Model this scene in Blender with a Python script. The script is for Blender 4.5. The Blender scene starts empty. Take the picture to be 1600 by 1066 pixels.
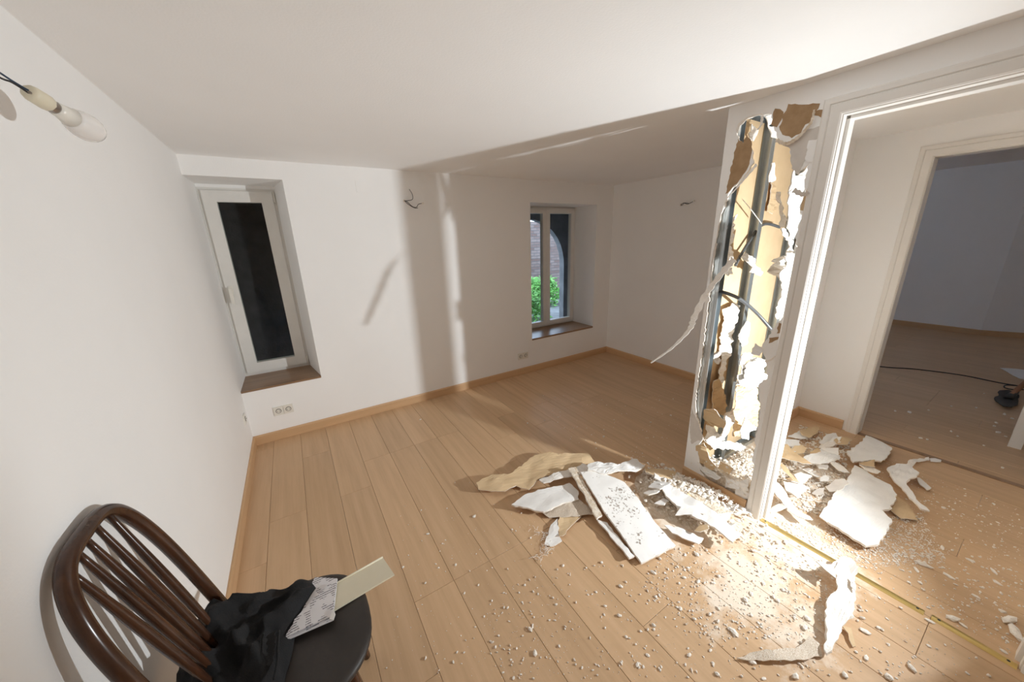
import bpy, bmesh, math, random
import numpy as np
from mathutils import Vector, Matrix, noise
from mathutils.geometry import tessellate_polygon

random.seed(7)
SC = bpy.context.scene
COL = SC.collection

# ------------------------------------------------------------------ camera
S = 1.06
F, YAW, PITCH, ROLL, CAMH = 543.742, 0.5521, -0.2846, -0.0316, 1.5009 * S
def cam_axes():
    f = np.array([math.sin(YAW) * math.cos(PITCH), math.cos(YAW) * math.cos(PITCH), math.sin(PITCH)])
    r = np.cross(f, [0, 0, 1]); r /= np.linalg.norm(r); u = np.cross(r, f)
    c, s = math.cos(ROLL), math.sin(ROLL)
    return c * r + s * u, -s * r + c * u, f
AR, AU, AF = cam_axes()
cam_d = bpy.data.cameras.new('camera'); cam = bpy.data.objects.new('camera', cam_d); COL.objects.link(cam)
cam_d.sensor_width = 36; cam_d.lens = F / 1600 * 36; cam_d.clip_start = 0.02; cam_d.clip_end = 200
cam.matrix_world = Matrix(((AR[0], AU[0], -AF[0], 0), (AR[1], AU[1], -AF[1], 0), (AR[2], AU[2], -AF[2], CAMH), (0, 0, 0, 1)))
SC.camera = cam
CAMP = np.array([0, 0, CAMH])
def on(ax, val, x, y):
    """point where the sight line of a photo pixel meets the plane axis=val"""
    d = AF + (x - 800) / F * AR - (y - 533) / F * AU
    t = (val - CAMP[ax]) / d[ax]
    return CAMP + t * d

# ------------------------------------------------------------------ world, lamp, exposure
world = bpy.data.worlds.new('sky'); SC.world = world; world.use_nodes = True
bg = world.node_tree.nodes['Background']; bg.inputs[0].default_value = (0.58, 0.74, 1.0, 1); bg.inputs[1].default_value = 5.5
vs = SC.view_settings
SC.cycles.max_bounces = 20; SC.cycles.diffuse_bounces = 16
vs.view_transform = 'Standard'; vs.look = 'None'; vs.gamma = 1; vs.use_curve_mapping = False; vs.exposure = 0.0
LAMP = Vector((2.42, -0.32, 0.90)); AIM = Vector((0.55, 3.3, 0.95))
ld = bpy.data.lights.new('work_light_offscreen', 'SPOT'); lo = bpy.data.objects.new('work_light_offscreen', ld); COL.objects.link(lo)
ld.energy = 240; ld.color = (0.93, 0.98, 1.0); ld.shadow_soft_size = 0.022; ld.spot_size = math.radians(142); ld.spot_blend = 1.0
lo.location = LAMP
lo.rotation_euler = (AIM - LAMP).to_track_quat('-Z', 'Y').to_euler()

# ------------------------------------------------------------------ room numbers (metres)
XL, YB, XR, ZC = -0.505, 3.329, 3.63, 2.199       # left wall, back wall, right wall, ceiling
XP, YE, YJ, YN = 2.037, 1.125, 0.649, -0.216      # partition plane, its end, door opening
TP = 0.085                                        # partition thickness
ZH = 2.04                                         # door head
YREAR = -1.7
XF = 8.55

# ------------------------------------------------------------------ materials
def nodes(name):
    m = bpy.data.materials.new(name); m.use_nodes = True
    nt = m.node_tree; b = nt.nodes['Principled BSDF']
    return m, nt, b
def N(nt, t, **kw):
    n = nt.nodes.new(t)
    for k, v in kw.items(): setattr(n, k, v)
    return n
def coords(nt, scale=(1, 1, 1), kind='Object'):
    if kind == 'Position':
        g = N(nt, 'ShaderNodeNewGeometry'); out = g.outputs['Position']
    else:
        tc = N(nt, 'ShaderNodeTexCoord'); out = tc.outputs[kind]
    mp = N(nt, 'ShaderNodeMapping'); mp.inputs['Scale'].default_value = scale
    nt.links.new(out, mp.inputs['Vector']); return mp.outputs['Vector']
def ramp(nt, fac, stops):
    r = N(nt, 'ShaderNodeValToRGB'); el = r.color_ramp.elements
    el[0].position, el[0].color = stops[0][0], (*stops[0][1], 1); el[1].position, el[1].color = stops[-1][0], (*stops[-1][1], 1)
    for p, c in stops[1:-1]:
        e = el.new(p); e.color = (*c, 1)
    nt.links.new(fac, r.inputs[0]); return r.outputs[0]
def noise_tex(nt, vec, scale, detail=4, rough=0.55):
    n = N(nt, 'ShaderNodeTexNoise'); n.inputs['Scale'].default_value = scale
    n.inputs['Detail'].default_value = detail; n.inputs['Roughness'].default_value = rough
    nt.links.new(vec, n.inputs['Vector']); return n.outputs['Fac']
def bump(nt, b, fac, strength, dist=0.002):
    bp = N(nt, 'ShaderNodeBump'); bp.inputs['Strength'].default_value = strength; bp.inputs['Distance'].default_value = dist
    nt.links.new(fac, bp.inputs['Height']); nt.links.new(bp.outputs[0], b.inputs['Normal'])
def mottled(name, c1, c2, scale=8, rough=0.8, bs=0.2, bscale=None, metal=0.0, kind='Position', bdist=0.002, stretch=(1, 1, 1)):
    m, nt, b = nodes(name)
    v = coords(nt, stretch, kind)
    f = noise_tex(nt, v, scale)
    nt.links.new(ramp(nt, f, [(0.3, c1), (0.7, c2)]), b.inputs['Base Color'])
    b.inputs['Roughness'].default_value = rough; b.inputs['Metallic'].default_value = metal
    if bs: bump(nt, b, noise_tex(nt, v, bscale or scale * 8, 3), bs, bdist)
    return m
M = {}
M['paint'] = mottled('wall_paint', (.885, .885, .88), (.91, .91, .905), 2.0, .75, .35, 140, bdist=.0015)
M['ceil'] = mottled('ceiling_paint', (.895, .895, .89), (.92, .92, .915), 2.0, .8, .35, 120, bdist=.0015)
M['blue'] = mottled('far_room_paint', (.885, .885, .88), (.91, .91, .905), 1.5, .8, .1, 80)
M['gloss'] = mottled('door_paint', (.77, .75, .72), (.80, .78, .75), 5, .35, .04, 60)
M['upvc'] = mottled('window_plastic', (.74, .73, .70), (.78, .77, .74), 9, .35, 0)
M['plastic'] = mottled('white_plastic', (.78, .76, .70), (.8, .78, .72), 9, .3, 0)
M['grey_plastic'] = mottled('socket_grey', (.2, .19, .17), (.26, .24, .22), 9, .4, 0)
M['gypsum'] = mottled('gypsum_core', (.78, .72, .64), (.90, .86, .80), 60, .95, .8, 160, bdist=.004)
M['paper_white'] = mottled('board_face_paper', (.80, .79, .77), (.86, .85, .83), 14, .8, .25, 90)
M['paper_grey'] = mottled('torn_grey_paper', (.60, .56, .52), (.68, .64, .60), 20, .8, .25, 90)
M['kraft'] = mottled('kraft_paper', (.60, .44, .26), (.67, .50, .31), 9, .85, .12, 50)
M['kraft_dark'] = mottled('torn_brown_paper', (.33, .21, .11), (.42, .28, .16), 25, .9, .5, 120)
M['steel'] = mottled('galvanised_steel', (.42, .46, .48), (.62, .66, .68), 22, .33, .15, 60, metal=.9, stretch=(1, 1, .1))
M['conduit'] = mottled('grey_cable', (.07, .075, .08), (.11, .115, .12), 12, .4, 0)
M['black_cord'] = mottled('black_cord', (.012, .012, .014), (.02, .02, .022), 12, .5, 0)
M['blue_wire'] = mottled('blue_wire', (.02, .03, .05), (.03, .06, .11), 40, .4, 0)
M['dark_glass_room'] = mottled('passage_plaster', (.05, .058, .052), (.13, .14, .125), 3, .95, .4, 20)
M['stone'] = mottled('arch_stone', (.15, .145, .145), (.25, .24, .235), 5, .95, .6, 25, bdist=.01)
M['leaf'] = mottled('leaf_green', (.09, .30, .04), (.26, .55, .12), 6, .6, 0)
M['brass'] = mottled('brass', (.72, .52, .18), (.82, .64, .28), 12, .28, .1, 60, metal=.85, stretch=(1, .1, 1))
M['seat'] = mottled('dark_seat', (.018, .014, .012), (.04, .032, .028), 6, .5, .2, 60)
M['cloth'] = mottled('black_cloth', (.006, .006, .007), (.012, .012, .013), 20, .95, .7, 260, bdist=.002)
M['cream'] = mottled('cream_plastic', (.70, .65, .50), (.74, .69, .55), 9, .45, .05, 40)
M['iron'] = mottled('dark_iron', (.03, .03, .032), (.06, .055, .05), 12, .6, .3, 60)
M['handle_wood'] = mottled('handle_wood', (.28, .13, .07), (.36, .18, .1), 12, .6, 0)
M['lampmetal'] = mottled('bulb_metal', (.32, .28, .24), (.45, .41, .37), 30, .35, 0, metal=.8)
M['mesh'] = mottled('joint_tape', (.50, .38, .26), (.80, .74, .66), 300, .95, .8, 300, bdist=.003)
M['tapewhite'] = mottled('joint_compound', (.82, .78, .72), (.9, .87, .83), 40, .95, .8, 120, bdist=.004)
M['dustboard'] = mottled('dusty_plaster', (.55, .44, .31), (.84, .77, .68), 38, .95, 1.0, 120, bdist=.006)

def wood(name, c1, c2, c3, axis='Y', rough=.4, dust=False):
    m, nt, b = nodes(name)
    st = {'Y': (14, .7, 14), 'X': (.7, 14, 14), 'Z': (14, 14, .7)}[axis]
    v = coords(nt, st, 'Position')
    oi = N(nt, 'ShaderNodeObjectInfo')
    add = N(nt, 'ShaderNodeVectorMath', operation='ADD')
    mul = N(nt, 'ShaderNodeMath', operation='MULTIPLY'); mul.inputs[1].default_value = 37
    nt.links.new(oi.outputs['Random'], mul.inputs[0])
    nt.links.new(v, add.inputs[0]); nt.links.new(mul.outputs[0], add.inputs[1])
    f1 = noise_tex(nt, add.outputs[0], 1.6, 6, .65)
    col = ramp(nt, f1, [(.28, c1), (.52, c2), (.75, c3)])
    hv = N(nt, 'ShaderNodeHueSaturation')
    mr = N(nt, 'ShaderNodeMapRange'); mr.inputs[3].default_value = .95; mr.inputs[4].default_value = 1.05
    nt.links.new(oi.outputs['Random'], mr.inputs[0]); nt.links.new(mr.outputs[0], hv.inputs['Value']); nt.links.new(col, hv.inputs['Color'])
    out = hv.outputs[0]
    b.inputs['Roughness'].default_value = rough
    if dust:
        # plaster dust trodden into the boards around the broken partition
        g = N(nt, 'ShaderNodeNewGeometry')
        def blob(cx, cy, r):
            d = N(nt, 'ShaderNodeVectorMath', operation='DISTANCE'); d.inputs[1].default_value = (cx, cy, 0)
            nt.links.new(g.outputs['Position'], d.inputs[0])
            mm = N(nt, 'ShaderNodeMapRange'); mm.inputs[1].default_value = r; mm.inputs[2].default_value = r * .25
            nt.links.new(d.outputs['Value'], mm.inputs[0]); return mm.outputs[0]
        mx = None
        for a in [(2.0, .55, .75), (1.75, .95, .7), (2.6, .75, .95), (1.55, .45, .55)]:
            o = blob(*a)
            if mx is None: mx = o
            else:
                q = N(nt, 'ShaderNodeMath', operation='MAXIMUM'); nt.links.new(mx, q.inputs[0]); nt.links.new(o, q.inputs[1]); mx = q.outputs[0]
        pv = coords(nt, (1, 1, 1), 'Position')
        nz = noise_tex(nt, pv, 7, 7, .7)
        pr = N(nt, 'ShaderNodeMath', operation='MULTIPLY_ADD'); nt.links.new(mx, pr.inputs[0]); pr.inputs[1].default_value = .55
        nt.links.new(nz, pr.inputs[2])
        mm = N(nt, 'ShaderNodeMapRange'); mm.inputs[1].default_value = .86; mm.inputs[2].default_value = 1.04; mm.inputs[4].default_value = .8
        nt.links.new(pr.outputs[0], mm.inputs[0])
        mix = N(nt, 'ShaderNodeMix', data_type='RGBA'); nt.links.new(mm.outputs[0], mix.inputs[0])
        nt.links.new(out, mix.inputs[6]); mix.inputs[7].default_value = (.80, .71, .60, 1); out = mix.outputs[2]
        rr = N(nt, 'ShaderNodeMapRange'); rr.inputs[3].default_value = rough; rr.inputs[4].default_value = .9
        nt.links.new(mm.outputs[0], rr.inputs[0]); nt.links.new(rr.outputs[0], b.inputs['Roughness'])
    nt.links.new(out, b.inputs['Base Color'])
    bump(nt, b, f1, .12, .001)
    return m
M['plank'] = wood('oak_laminate', (.52, .34, .195), (.60, .40, .235), (.66, .45, .275), 'Y', .42, True)
M['base_y'] = wood('skirting_oak_long', (.56, .355, .19), (.61, .39, .215), (.66, .43, .245), 'Y', .45)
M['base_x'] = wood('skirting_oak_cross', (.56, .355, .19), (.61, .39, .215), (.66, .43, .245), 'X', .45)
M['sill'] = wood('sill_wood', (.22, .13, .075), (.29, .175, .10), (.34, .21, .125), 'X', .3)
M['chair'] = wood('chair_wood', (.028, .012, .007), (.058, .024, .012), (.095, .040, .019), 'Z', .22)

def glass_mat():
    m, nt, b = nodes('window_glass')
    out = nt.nodes['Material Output']; nt.nodes.remove(b)
    tr = N(nt, 'ShaderNodeBsdfTransparent'); gl = N(nt, 'ShaderNodeBsdfGlossy'); gl.inputs['Roughness'].default_value = .02
    fr0 = N(nt, 'ShaderNodeFresnel'); fr0.inputs[0].default_value = 1.4
    ge = N(nt, 'ShaderNodeNewGeometry'); iv = N(nt, 'ShaderNodeMath', operation='SUBTRACT'); iv.inputs[0].default_value = 1; nt.links.new(ge.outputs['Backfacing'], iv.inputs[1])
    fr = N(nt, 'ShaderNodeMath', operation='MULTIPLY'); nt.links.new(fr0.outputs[0], fr.inputs[0]); nt.links.new(iv.outputs[0], fr.inputs[1])
    mx = N(nt, 'ShaderNodeMixShader'); nt.links.new(fr.outputs[0], mx.inputs[0])
    nt.links.new(tr.outputs[0], mx.inputs[1]); nt.links.new(gl.outputs[0], mx.inputs[2]); nt.links.new(mx.outputs[0], out.inputs[0])
    tr.inputs[0].default_value = (.93, .96, .95, 1)
    return m
M['glass'] = glass_mat()
def bulb_mat():
    m, nt, b = nodes('bulb_opal'); b.inputs['Base Color'].default_value = (.80, .78, .76, 1)
    b.inputs['Roughness'].default_value = .06; b.inputs['Subsurface Weight'].default_value = .2; b.inputs['Subsurface Radius'].default_value = (.02, .02, .02)
    return m
M['bulb'] = bulb_mat()
def brick_mat():
    m, nt, b = nodes('far_brick')
    tc = coords(nt, (1, 1, 1), 'Position')
    sx = N(nt, 'ShaderNodeSeparateXYZ'); nt.links.new(tc, sx.inputs[0]); cb = N(nt, 'ShaderNodeCombineXYZ')
    nt.links.new(sx.outputs[0], cb.inputs[0]); nt.links.new(sx.outputs[2], cb.inputs[1])
    br = N(nt, 'ShaderNodeTexBrick'); nt.links.new(cb.outputs[0], br.inputs['Vector'])
    br.inputs['Scale'].default_value = 4.2; br.inputs['Color1'].default_value = (.20, .125, .105, 1); br.inputs['Color2'].default_value = (.29, .215, .19, 1)
    br.inputs['Mortar'].default_value = (.14, .12, .11, 1); br.inputs['Mortar Size'].default_value = .03; br.inputs['Brick Width'].default_value = .9; br.inputs['Row Height'].default_value = .33
    nt.links.new(br.outputs['Color'], b.inputs['Base Color']); b.inputs['Roughness'].default_value = .95
    bump(nt, b, br.outputs['Fac'], .5, .02)
    return m
M['brick'] = brick_mat()
def print_mat(name, base, ink, scale_line, lo_, hi_):
    """paper with rows of unreadably small print"""
    m, nt, b = nodes(name)
    tc = N(nt, 'ShaderNodeTexCoord'); uv = tc.outputs['UV']
    mp = N(nt, 'ShaderNodeMapping'); nt.links.new(uv, mp.inputs[0]); mp.inputs['Scale'].default_value = (scale_line * 1.5, scale_line, 1)
    w = N(nt, 'ShaderNodeTexWave', wave_type='BANDS', bands_direction='Y'); w.inputs['Scale'].default_value = .6; nt.links.new(mp.outputs[0], w.inputs[0])
    f = noise_tex(nt, mp.outputs[0], 2.6, 2)
    pr = N(nt, 'ShaderNodeMath', operation='MULTIPLY'); nt.links.new(w.outputs['Fac'], pr.inputs[0]); nt.links.new(f, pr.inputs[1])
    nb = noise_tex(nt, uv, 4.0, 0)
    bl = N(nt, 'ShaderNodeMath', operation='GREATER_THAN'); bl.inputs[1].default_value = .5; nt.links.new(nb, bl.inputs[0])
    p2 = N(nt, 'ShaderNodeMath', operation='MULTIPLY'); nt.links.new(pr.outputs[0], p2.inputs[0]); nt.links.new(bl.outputs[0], p2.inputs[1])
    nt.links.new(ramp(nt, p2.outputs[0], [(lo_, base), (hi_, ink)]), b.inputs['Base Color']); b.inputs['Roughness'].default_value = .7
    return m
def speck_mat():
    m, nt, b = nodes('speckled_board_face'); v = coords(nt, (1, 1, 1), 'Position')
    f = noise_tex(nt, v, 75, 2, .5); g = noise_tex(nt, v, 9, 2)
    mu = N(nt, 'ShaderNodeMath', operation='MULTIPLY'); nt.links.new(f, mu.inputs[0]); nt.links.new(g, mu.inputs[1])
    nt.links.new(ramp(nt, mu.outputs[0], [(.335, (.84, .83, .81)), (.38, (.35, .30, .26))]), b.inputs['Base Color']); b.inputs['Roughness'].default_value = .85
    return m
M['speck'] = speck_mat()
M['print'] = print_mat('printed_paper', (.78, .77, .80), (.16, .15, .18), 8, .30, .42)

# ------------------------------------------------------------------ helpers
def link(o, parent=None):
    COL.objects.link(o)
    if parent is not None: o.parent = parent
    return o
def tag(o, label=None, cat=None, group=None, kind=None):
    if label: o['label'] = label
    if cat: o['category'] = cat
    if group: o['group'] = group
    if kind: o['kind'] = kind
    return o
def empty(name, loc=(0, 0, 0), label=None, cat=None, group=None, kind=None):
    o = bpy.data.objects.new(name, None); o.empty_display_size = .1; o.location = loc; COL.objects.link(o)
    return tag(o, label, cat, group, kind)
def from_bm(name, bm, mat, parent=None, smooth=False, bevel=0, world_pos=True):
    me = bpy.data.meshes.new(name)
    if bevel:
        bmesh.ops.bevel(bm, geom=[e for e in bm.edges if e.calc_face_angle(0) > .6], offset=bevel, segments=2, affect='EDGES', profile=.6)
    bmesh.ops.recalc_face_normals(bm, faces=bm.faces)
    bm.to_mesh(me); bm.free()
    for mm in (mat if isinstance(mat, (list, tuple)) else [mat]): me.materials.append(mm)
    if smooth:
        for p in me.polygons: p.use_smooth = True
    o = bpy.data.objects.new(name, me); link(o, parent)
    if parent is not None and world_pos:
        o.matrix_parent_inverse = Matrix.Translation(parent.location).inverted() if parent.type == 'EMPTY' and parent.parent is None else Matrix()
    return o
def add_box(bm, x0, x1, y0, y1, z0, z1):
    v = [bm.verts.new(c) for c in ((x0, y0, z0), (x1, y0, z0), (x1, y1, z0), (x0, y1, z0), (x0, y0, z1), (x1, y0, z1), (x1, y1, z1), (x0, y1, z1))]
    for f in ((0, 3, 2, 1), (4, 5, 6, 7), (0, 1, 5, 4), (1, 2, 6, 5), (2, 3, 7, 6), (3, 0, 4, 7)): bm.faces.new([v[i] for i in f])
def box(name, x0, x1, y0, y1, z0, z1, mat, parent=None, bevel=0):
    bm = bmesh.new(); add_box(bm, x0, x1, y0, y1, z0, z1)
    return from_bm(name, bm, mat, parent, bevel=bevel)
def struct(o): return tag(o, kind='structure')
def tube_bm(bm, pts, radii, seg=8, caps=True):
    pts = [Vector(p) for p in pts]; n = len(pts)
    if not hasattr(radii, '__len__'): radii = [radii] * n
    rings = []; prev = None
    for i, p in enumerate(pts):
        t = (pts[min(i + 1, n - 1)] - pts[max(i - 1, 0)]).normalized()
        if prev is None: a = t.orthogonal().normalized()
        else: a = (prev - t * prev.dot(t)).normalized()
        prev = a; b = t.cross(a)
        rings.append([bm.verts.new(p + radii[i] * (math.cos(2 * math.pi * k / seg) * a + math.sin(2 * math.pi * k / seg) * b)) for k in range(seg)])
    for i in range(n - 1):
        for k in range(seg): bm.faces.new((rings[i][k], rings[i][(k + 1) % seg], rings[i + 1][(k + 1) % seg], rings[i + 1][k]))
    if caps: bm.faces.new(rings[0][::-1]); bm.faces.new(rings[-1])
def tube(name, pts, radii, mat, parent=None, seg=8):
    bm = bmesh.new(); tube_bm(bm, pts, radii, seg)
    return from_bm(name, bm, mat, parent, smooth=True)
def spline(pts, n=8):
    pts = [Vector(p) for p in pts]; P_ = [pts[0]] + pts + [pts[-1]]; out = []
    for i in range(1, len(P_) - 2):
        a, b, c, d = P_[i - 1:i + 3]
        for k in range(n):
            t = k / n
            out.append(.5 * ((2 * b) + (c - a) * t + (2 * a - 5 * b + 4 * c - d) * t * t + (3 * b - a - 3 * c + d) * t ** 3))
    return out + [pts[-1]]
def wall_holes(name, ax, c0, c1, u0, u1, v0, v1, holes, mat, parent=None):
    """slab between c0 and c1 on axis ax (0: u=Y, 1: u=X), v=Z, rectangular holes (u0,u1,v0,v1); closed mesh"""
    us = sorted({u0, u1, *[h[0] for h in holes], *[h[1] for h in holes]}); vv = sorted({v0, v1, *[h[2] for h in holes], *[h[3] for h in holes]})
    us = [u for u in us if u0 <= u <= u1]; vv = [v for v in vv if v0 <= v <= v1]
    solid = lambda i, j: 0 <= i < len(us) - 1 and 0 <= j < len(vv) - 1 and not any(h[0] <= us[i] and us[i + 1] <= h[1] and h[2] <= vv[j] and vv[j + 1] <= h[3] for h in holes)
    bm = bmesh.new(); cache = {}
    def V(c, u, v):
        k = (c, u, v)
        if k not in cache: cache[k] = bm.verts.new((c, u, v) if ax == 0 else (u, c, v))
        return cache[k]
    for i in range(len(us) - 1):
        for j in range(len(vv) - 1):
            if not solid(i, j): continue
            a, b, c, d = us[i], us[i + 1], vv[j], vv[j + 1]
            for cc in (c0, c1): bm.faces.new((V(cc, a, c), V(cc, b, c), V(cc, b, d), V(cc, a, d)))
            for (di, dj, p, q) in ((-1, 0, (a, c), (a, d)), (1, 0, (b, c), (b, d)), (0, -1, (a, c), (b, c)), (0, 1, (a, d), (b, d))):
                if not solid(i + di, j + dj): bm.faces.new((V(c0, *p), V(c0, *q), V(c1, *q), V(c1, *p)))
    return from_bm(name, bm, mat, parent)
def torn(poly, step, amp, seed=0):
    """subdivide a closed polygon (2d) and roughen it"""
    out = []; rnd = random.Random(seed)
    for i in range(len(poly)):
        a, b = np.array(poly[i]), np.array(poly[(i + 1) % len(poly)])
        L = np.linalg.norm(b - a); n = max(1, int(L / step)); nrm = np.array([-(b - a)[1], (b - a)[0]]) / max(L, 1e-9)
        for k in range(n):
            out.append(a + (b - a) * k / n + nrm * (rnd.uniform(-amp, amp) if k else 0))
    return out
def poly_slab(name, pts, thick, mats, parent=None, cuts=0, fn=None, normal=None, uvs=False):
    """pts: 3d planar outline. Filled, optionally subdivided and bent by fn(co), given thickness. mats=(face, back, edge)"""
    bm = bmesh.new(); vs_ = [Vector(p) for p in pts]
    tris = tessellate_polygon([vs_]); bv = [bm.verts.new(p) for p in vs_]
    for t in tris:
        try: bm.faces.new([bv[i] for i in t])
        except ValueError: pass
    if cuts:
        for _ in range(cuts):
            long = [e for e in bm.edges if e.calc_length() > .05]
            if not long: break
            bmesh.ops.subdivide_edges(bm, edges=long, cuts=1)
            bmesh.ops.triangulate(bm, faces=bm.faces)
    bmesh.ops.recalc_face_normals(bm, faces=bm.faces)
    nv = Vector(normal) if normal is not None else Vector((0, 0, 1))
    if sum((f.normal.dot(nv) * f.calc_area() for f in bm.faces)) < 0: bmesh.ops.reverse_faces(bm, faces=bm.faces)
    if fn:
        for v in bm.verts: v.co = fn(v.co)
    bm.normal_update()
    top = list(bm.faces); vmap = {}
    for v in list(bm.verts): vmap[v] = bm.verts.new(v.co - v.normal * thick)
    border = [e for e in bm.edges if len(e.link_faces) == 1]
    for f in top:
        g = bm.faces.new([vmap[v] for v in reversed(f.verts)]); g.material_index = 1
    for e in border:
        f0 = e.link_faces[0]
        for lp in f0.loops:
            if lp.edge == e: a, b = lp.vert, lp.link_loop_next.vert
        g = bm.faces.new((b, a, vmap[a], vmap[b])); g.material_index = 2
    if uvs:
        uvl = bm.loops.layers.uv.new('UVMap')
        for f in bm.faces:
            for lp in f.loops: lp[uvl].uv = uvs(lp.vert.co)
    return from_bm(name, bm, list(mats), parent)
def nz(p, s, seed=0): return noise.noise(Vector((p[0] * s + seed * 7.3, p[1] * s - seed * 3.1, (p[2] if len(p) > 2 else 0) * s)))

# ------------------------------------------------------------------ floor
def floor_part(name, x0, x1, y0, y1):
    f = box(name, x0, x1, y0, y1, -.12, -.012, M['gypsum']); return struct(f)
floors = {'floor': floor_part('floor', XL - .1, XP + .04, YREAR, YB + .02)}
floors['alcove'] = floor_part('floor_alcove', XP + .04, XR + .06, YE - .04, YB + .02)
floors['hall'] = floor_part('floor_hall', XP + .04, XR + .06, YREAR, YE - .04)
floors['far'] = floor_part('floor_far_room', XR + .06, XF + .3, YREAR - 1, 3.2)
PW = .196
plank_mesh = {}
def plank_obj(x0, x1, y0, y1, parent):
    key = (round(x1 - x0, 3), round(y1 - y0, 3))
    if key not in plank_mesh:
        bm = bmesh.new(); g = .0007
        add_box(bm, g, key[0] - g, g, key[1] - g, -.012, 0)
        bmesh.ops.bevel(bm, geom=[e for e in bm.edges if all(abs(v.co.z) < 1e-6 for v in e.verts)], offset=.0011, segments=1, affect='EDGES')
        me = bpy.data.meshes.new('plank'); bmesh.ops.recalc_face_normals(bm, faces=bm.faces); bm.to_mesh(me); bm.free(); me.materials.append(M['plank'])
        plank_mesh[key] = me
    o = bpy.data.objects.new('plank', plank_mesh[key]); o.location = (x0, y0, 0); link(o, parent)
def lay(x0, x1, y0, y1, parent, phase):
    i = 0; rx = random.Random(phase); x = x0
    first = (0.216 - x0) % PW
    edges = [x0] + [x0 + first + k * PW for k in range(0, 60) if x0 + first + k * PW < x1 - .01] + [x1]
    edges = sorted(set(round(e, 4) for e in edges))
    for a, b in zip(edges, edges[1:]):
        if b - a < .008: continue
        y = y0 - rx.choice([0, .32, .64, .96])
        while y < y1:
            p, q = max(y, y0), min(y + 1.28, y1)
            if q - p > .02: plank_obj(a, b, p, q, parent)
            y += 1.28
lay(XL, XP, YREAR + .1, YB, floors['floor'], 1)
lay(XP, XR, YE - .04, YB, floors['alcove'], 2)
lay(XP, XR + .01, YREAR + .1, YE - .04, floors['hall'], 3)
lay(XR + .05, XF + .2, YREAR - .4, 2.4, floors['far'], 4)

# ------------------------------------------------------------------ ceiling and walls
ZT = ZC + .12
struct(box('ceiling', XL - .1, XR + .06, YREAR - .1, YB + .05, ZC, ZT, M['ceil']))
struct(box('ceiling_far_room', XR + .06, XF + .3, YREAR - 1.1, 3.2, ZC + .2, ZT + .2, M['paint']))
struct(box('wall_left', XL - .12, XL, YREAR - .1, YB, -.1, ZC + .02, M['paint']))
struct(box('wall_rear', XL - .1, XR + .1, YREAR - .12, YREAR + .1, -.1, ZC + .02, M['paint']))
# openings in the back wall
W1 = (XL, .066, .474, 2.073); W2 = (2.338, 3.345, .405, 1.970); RD = .40
struct(wall_holes('wall_back', 1, YB, YB + .46, XL - .12, XR + .2, -.1, ZC + .02, [W1, W2], M['paint']))
# right wall with second doorway
D2Y1 = .664; D2Y0 = -.25; D2Z = 2.035
struct(wall_holes('wall_right', 0, XR, XR + .1, YREAR - .1, YB + .05, -.1, ZC + .02, [(D2Y0, D2Y1, -.1, D2Z)], M['paint']))
# far room
struct(wall_holes('wall_far_room_back', 0, XF, XF + .1, .56, 3.2, -.1, ZC + .3, [], M['blue']))
bm = bmesh.new()
a = [(XF, .56), (XF + .28, .0), (XF + .28, -2.7), (XF + .38, -2.7), (XF + .38, .56)]
bv = [bm.verts.new((x, y, -.1)) for x, y in a]; f = bm.faces.new(bv)
r = bmesh.ops.extrude_face_region(bm, geom=[f]); bmesh.ops.translate(bm, verts=[v for v in r['geom'] if isinstance(v, bmesh.types.BMVert)], vec=(0, 0, ZC + .4))
struct(from_bm('wall_far_room_angled', bm, M['blue']))
struct(wall_holes('wall_far_room_left', 1, 2.4, 2.5, XR + .1, XF + .1, -.1, ZC + .3, [(5.3, 6.7, .9, 2.1)], M['blue']))
struct(box('wall_far_room_right', XR + .1, XF + .4, -2.75, -2.65, -.1, ZC + .3, M['blue']))
struct(box('wall_far_room_front', XR + .1, XR + .16, -2.7, YREAR - .1, -.1, ZC + .3, M['blue']))

# skirting boards
def skirting(name, p0, p1, nrm, h=.082, t=.013):
    bm = bmesh.new(); p0, p1, nrm = Vector((*p0, 0)), Vector((*p1, 0)), Vector((*nrm, 0))
    prof = [(0, 0), (t, 0), (t, h - .012), (t * .55, h), (0, h)]
    A = [bm.verts.new(p0 + nrm * a + Vector((0, 0, z))) for a, z in prof]; B = [bm.verts.new(p1 + nrm * a + Vector((0, 0, z))) for a, z in prof]
    for k in range(5): bm.faces.new((A[k], A[(k + 1) % 5], B[(k + 1) % 5], B[k]))
    bm.faces.new(A); bm.faces.new(B[::-1])
    return struct(from_bm(name, bm, M['base_y' if abs(p1.y - p0.y) > abs(p1.x - p0.x) else 'base_x']))
skirting('baseboard_left', (XL, YREAR + .1), (XL, YB), (1, 0))
skirting('baseboard_back', (XL, YB), (XR, YB), (0, -1))
skirting('baseboard_right', (XR, YB), (XR, YE), (-1, 0))
skirting('baseboard_hall_right', (XR, YE - .075), (XR, D2Y1 + .075), (-1, 0))
skirting('baseboard_hall_end', (3.12, YE - .075), (XR, YE - .075), (0, -1))
skirting('baseboard_partition', (XP, YJ + .08), (XP, YE), (-1, 0), h=.075)
skirting('baseboard_far_room', (XF, .56), (XF, 2.4), (-1, 0))
skirting('baseboard_far_room_angled', (XF, .56), (XF + .28, 0), (-.89, -.45))
skirting('baseboard_far_room_angled_end', (XF + .28, 0), (XF + .28, -2.6), (-1, 0))

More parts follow.
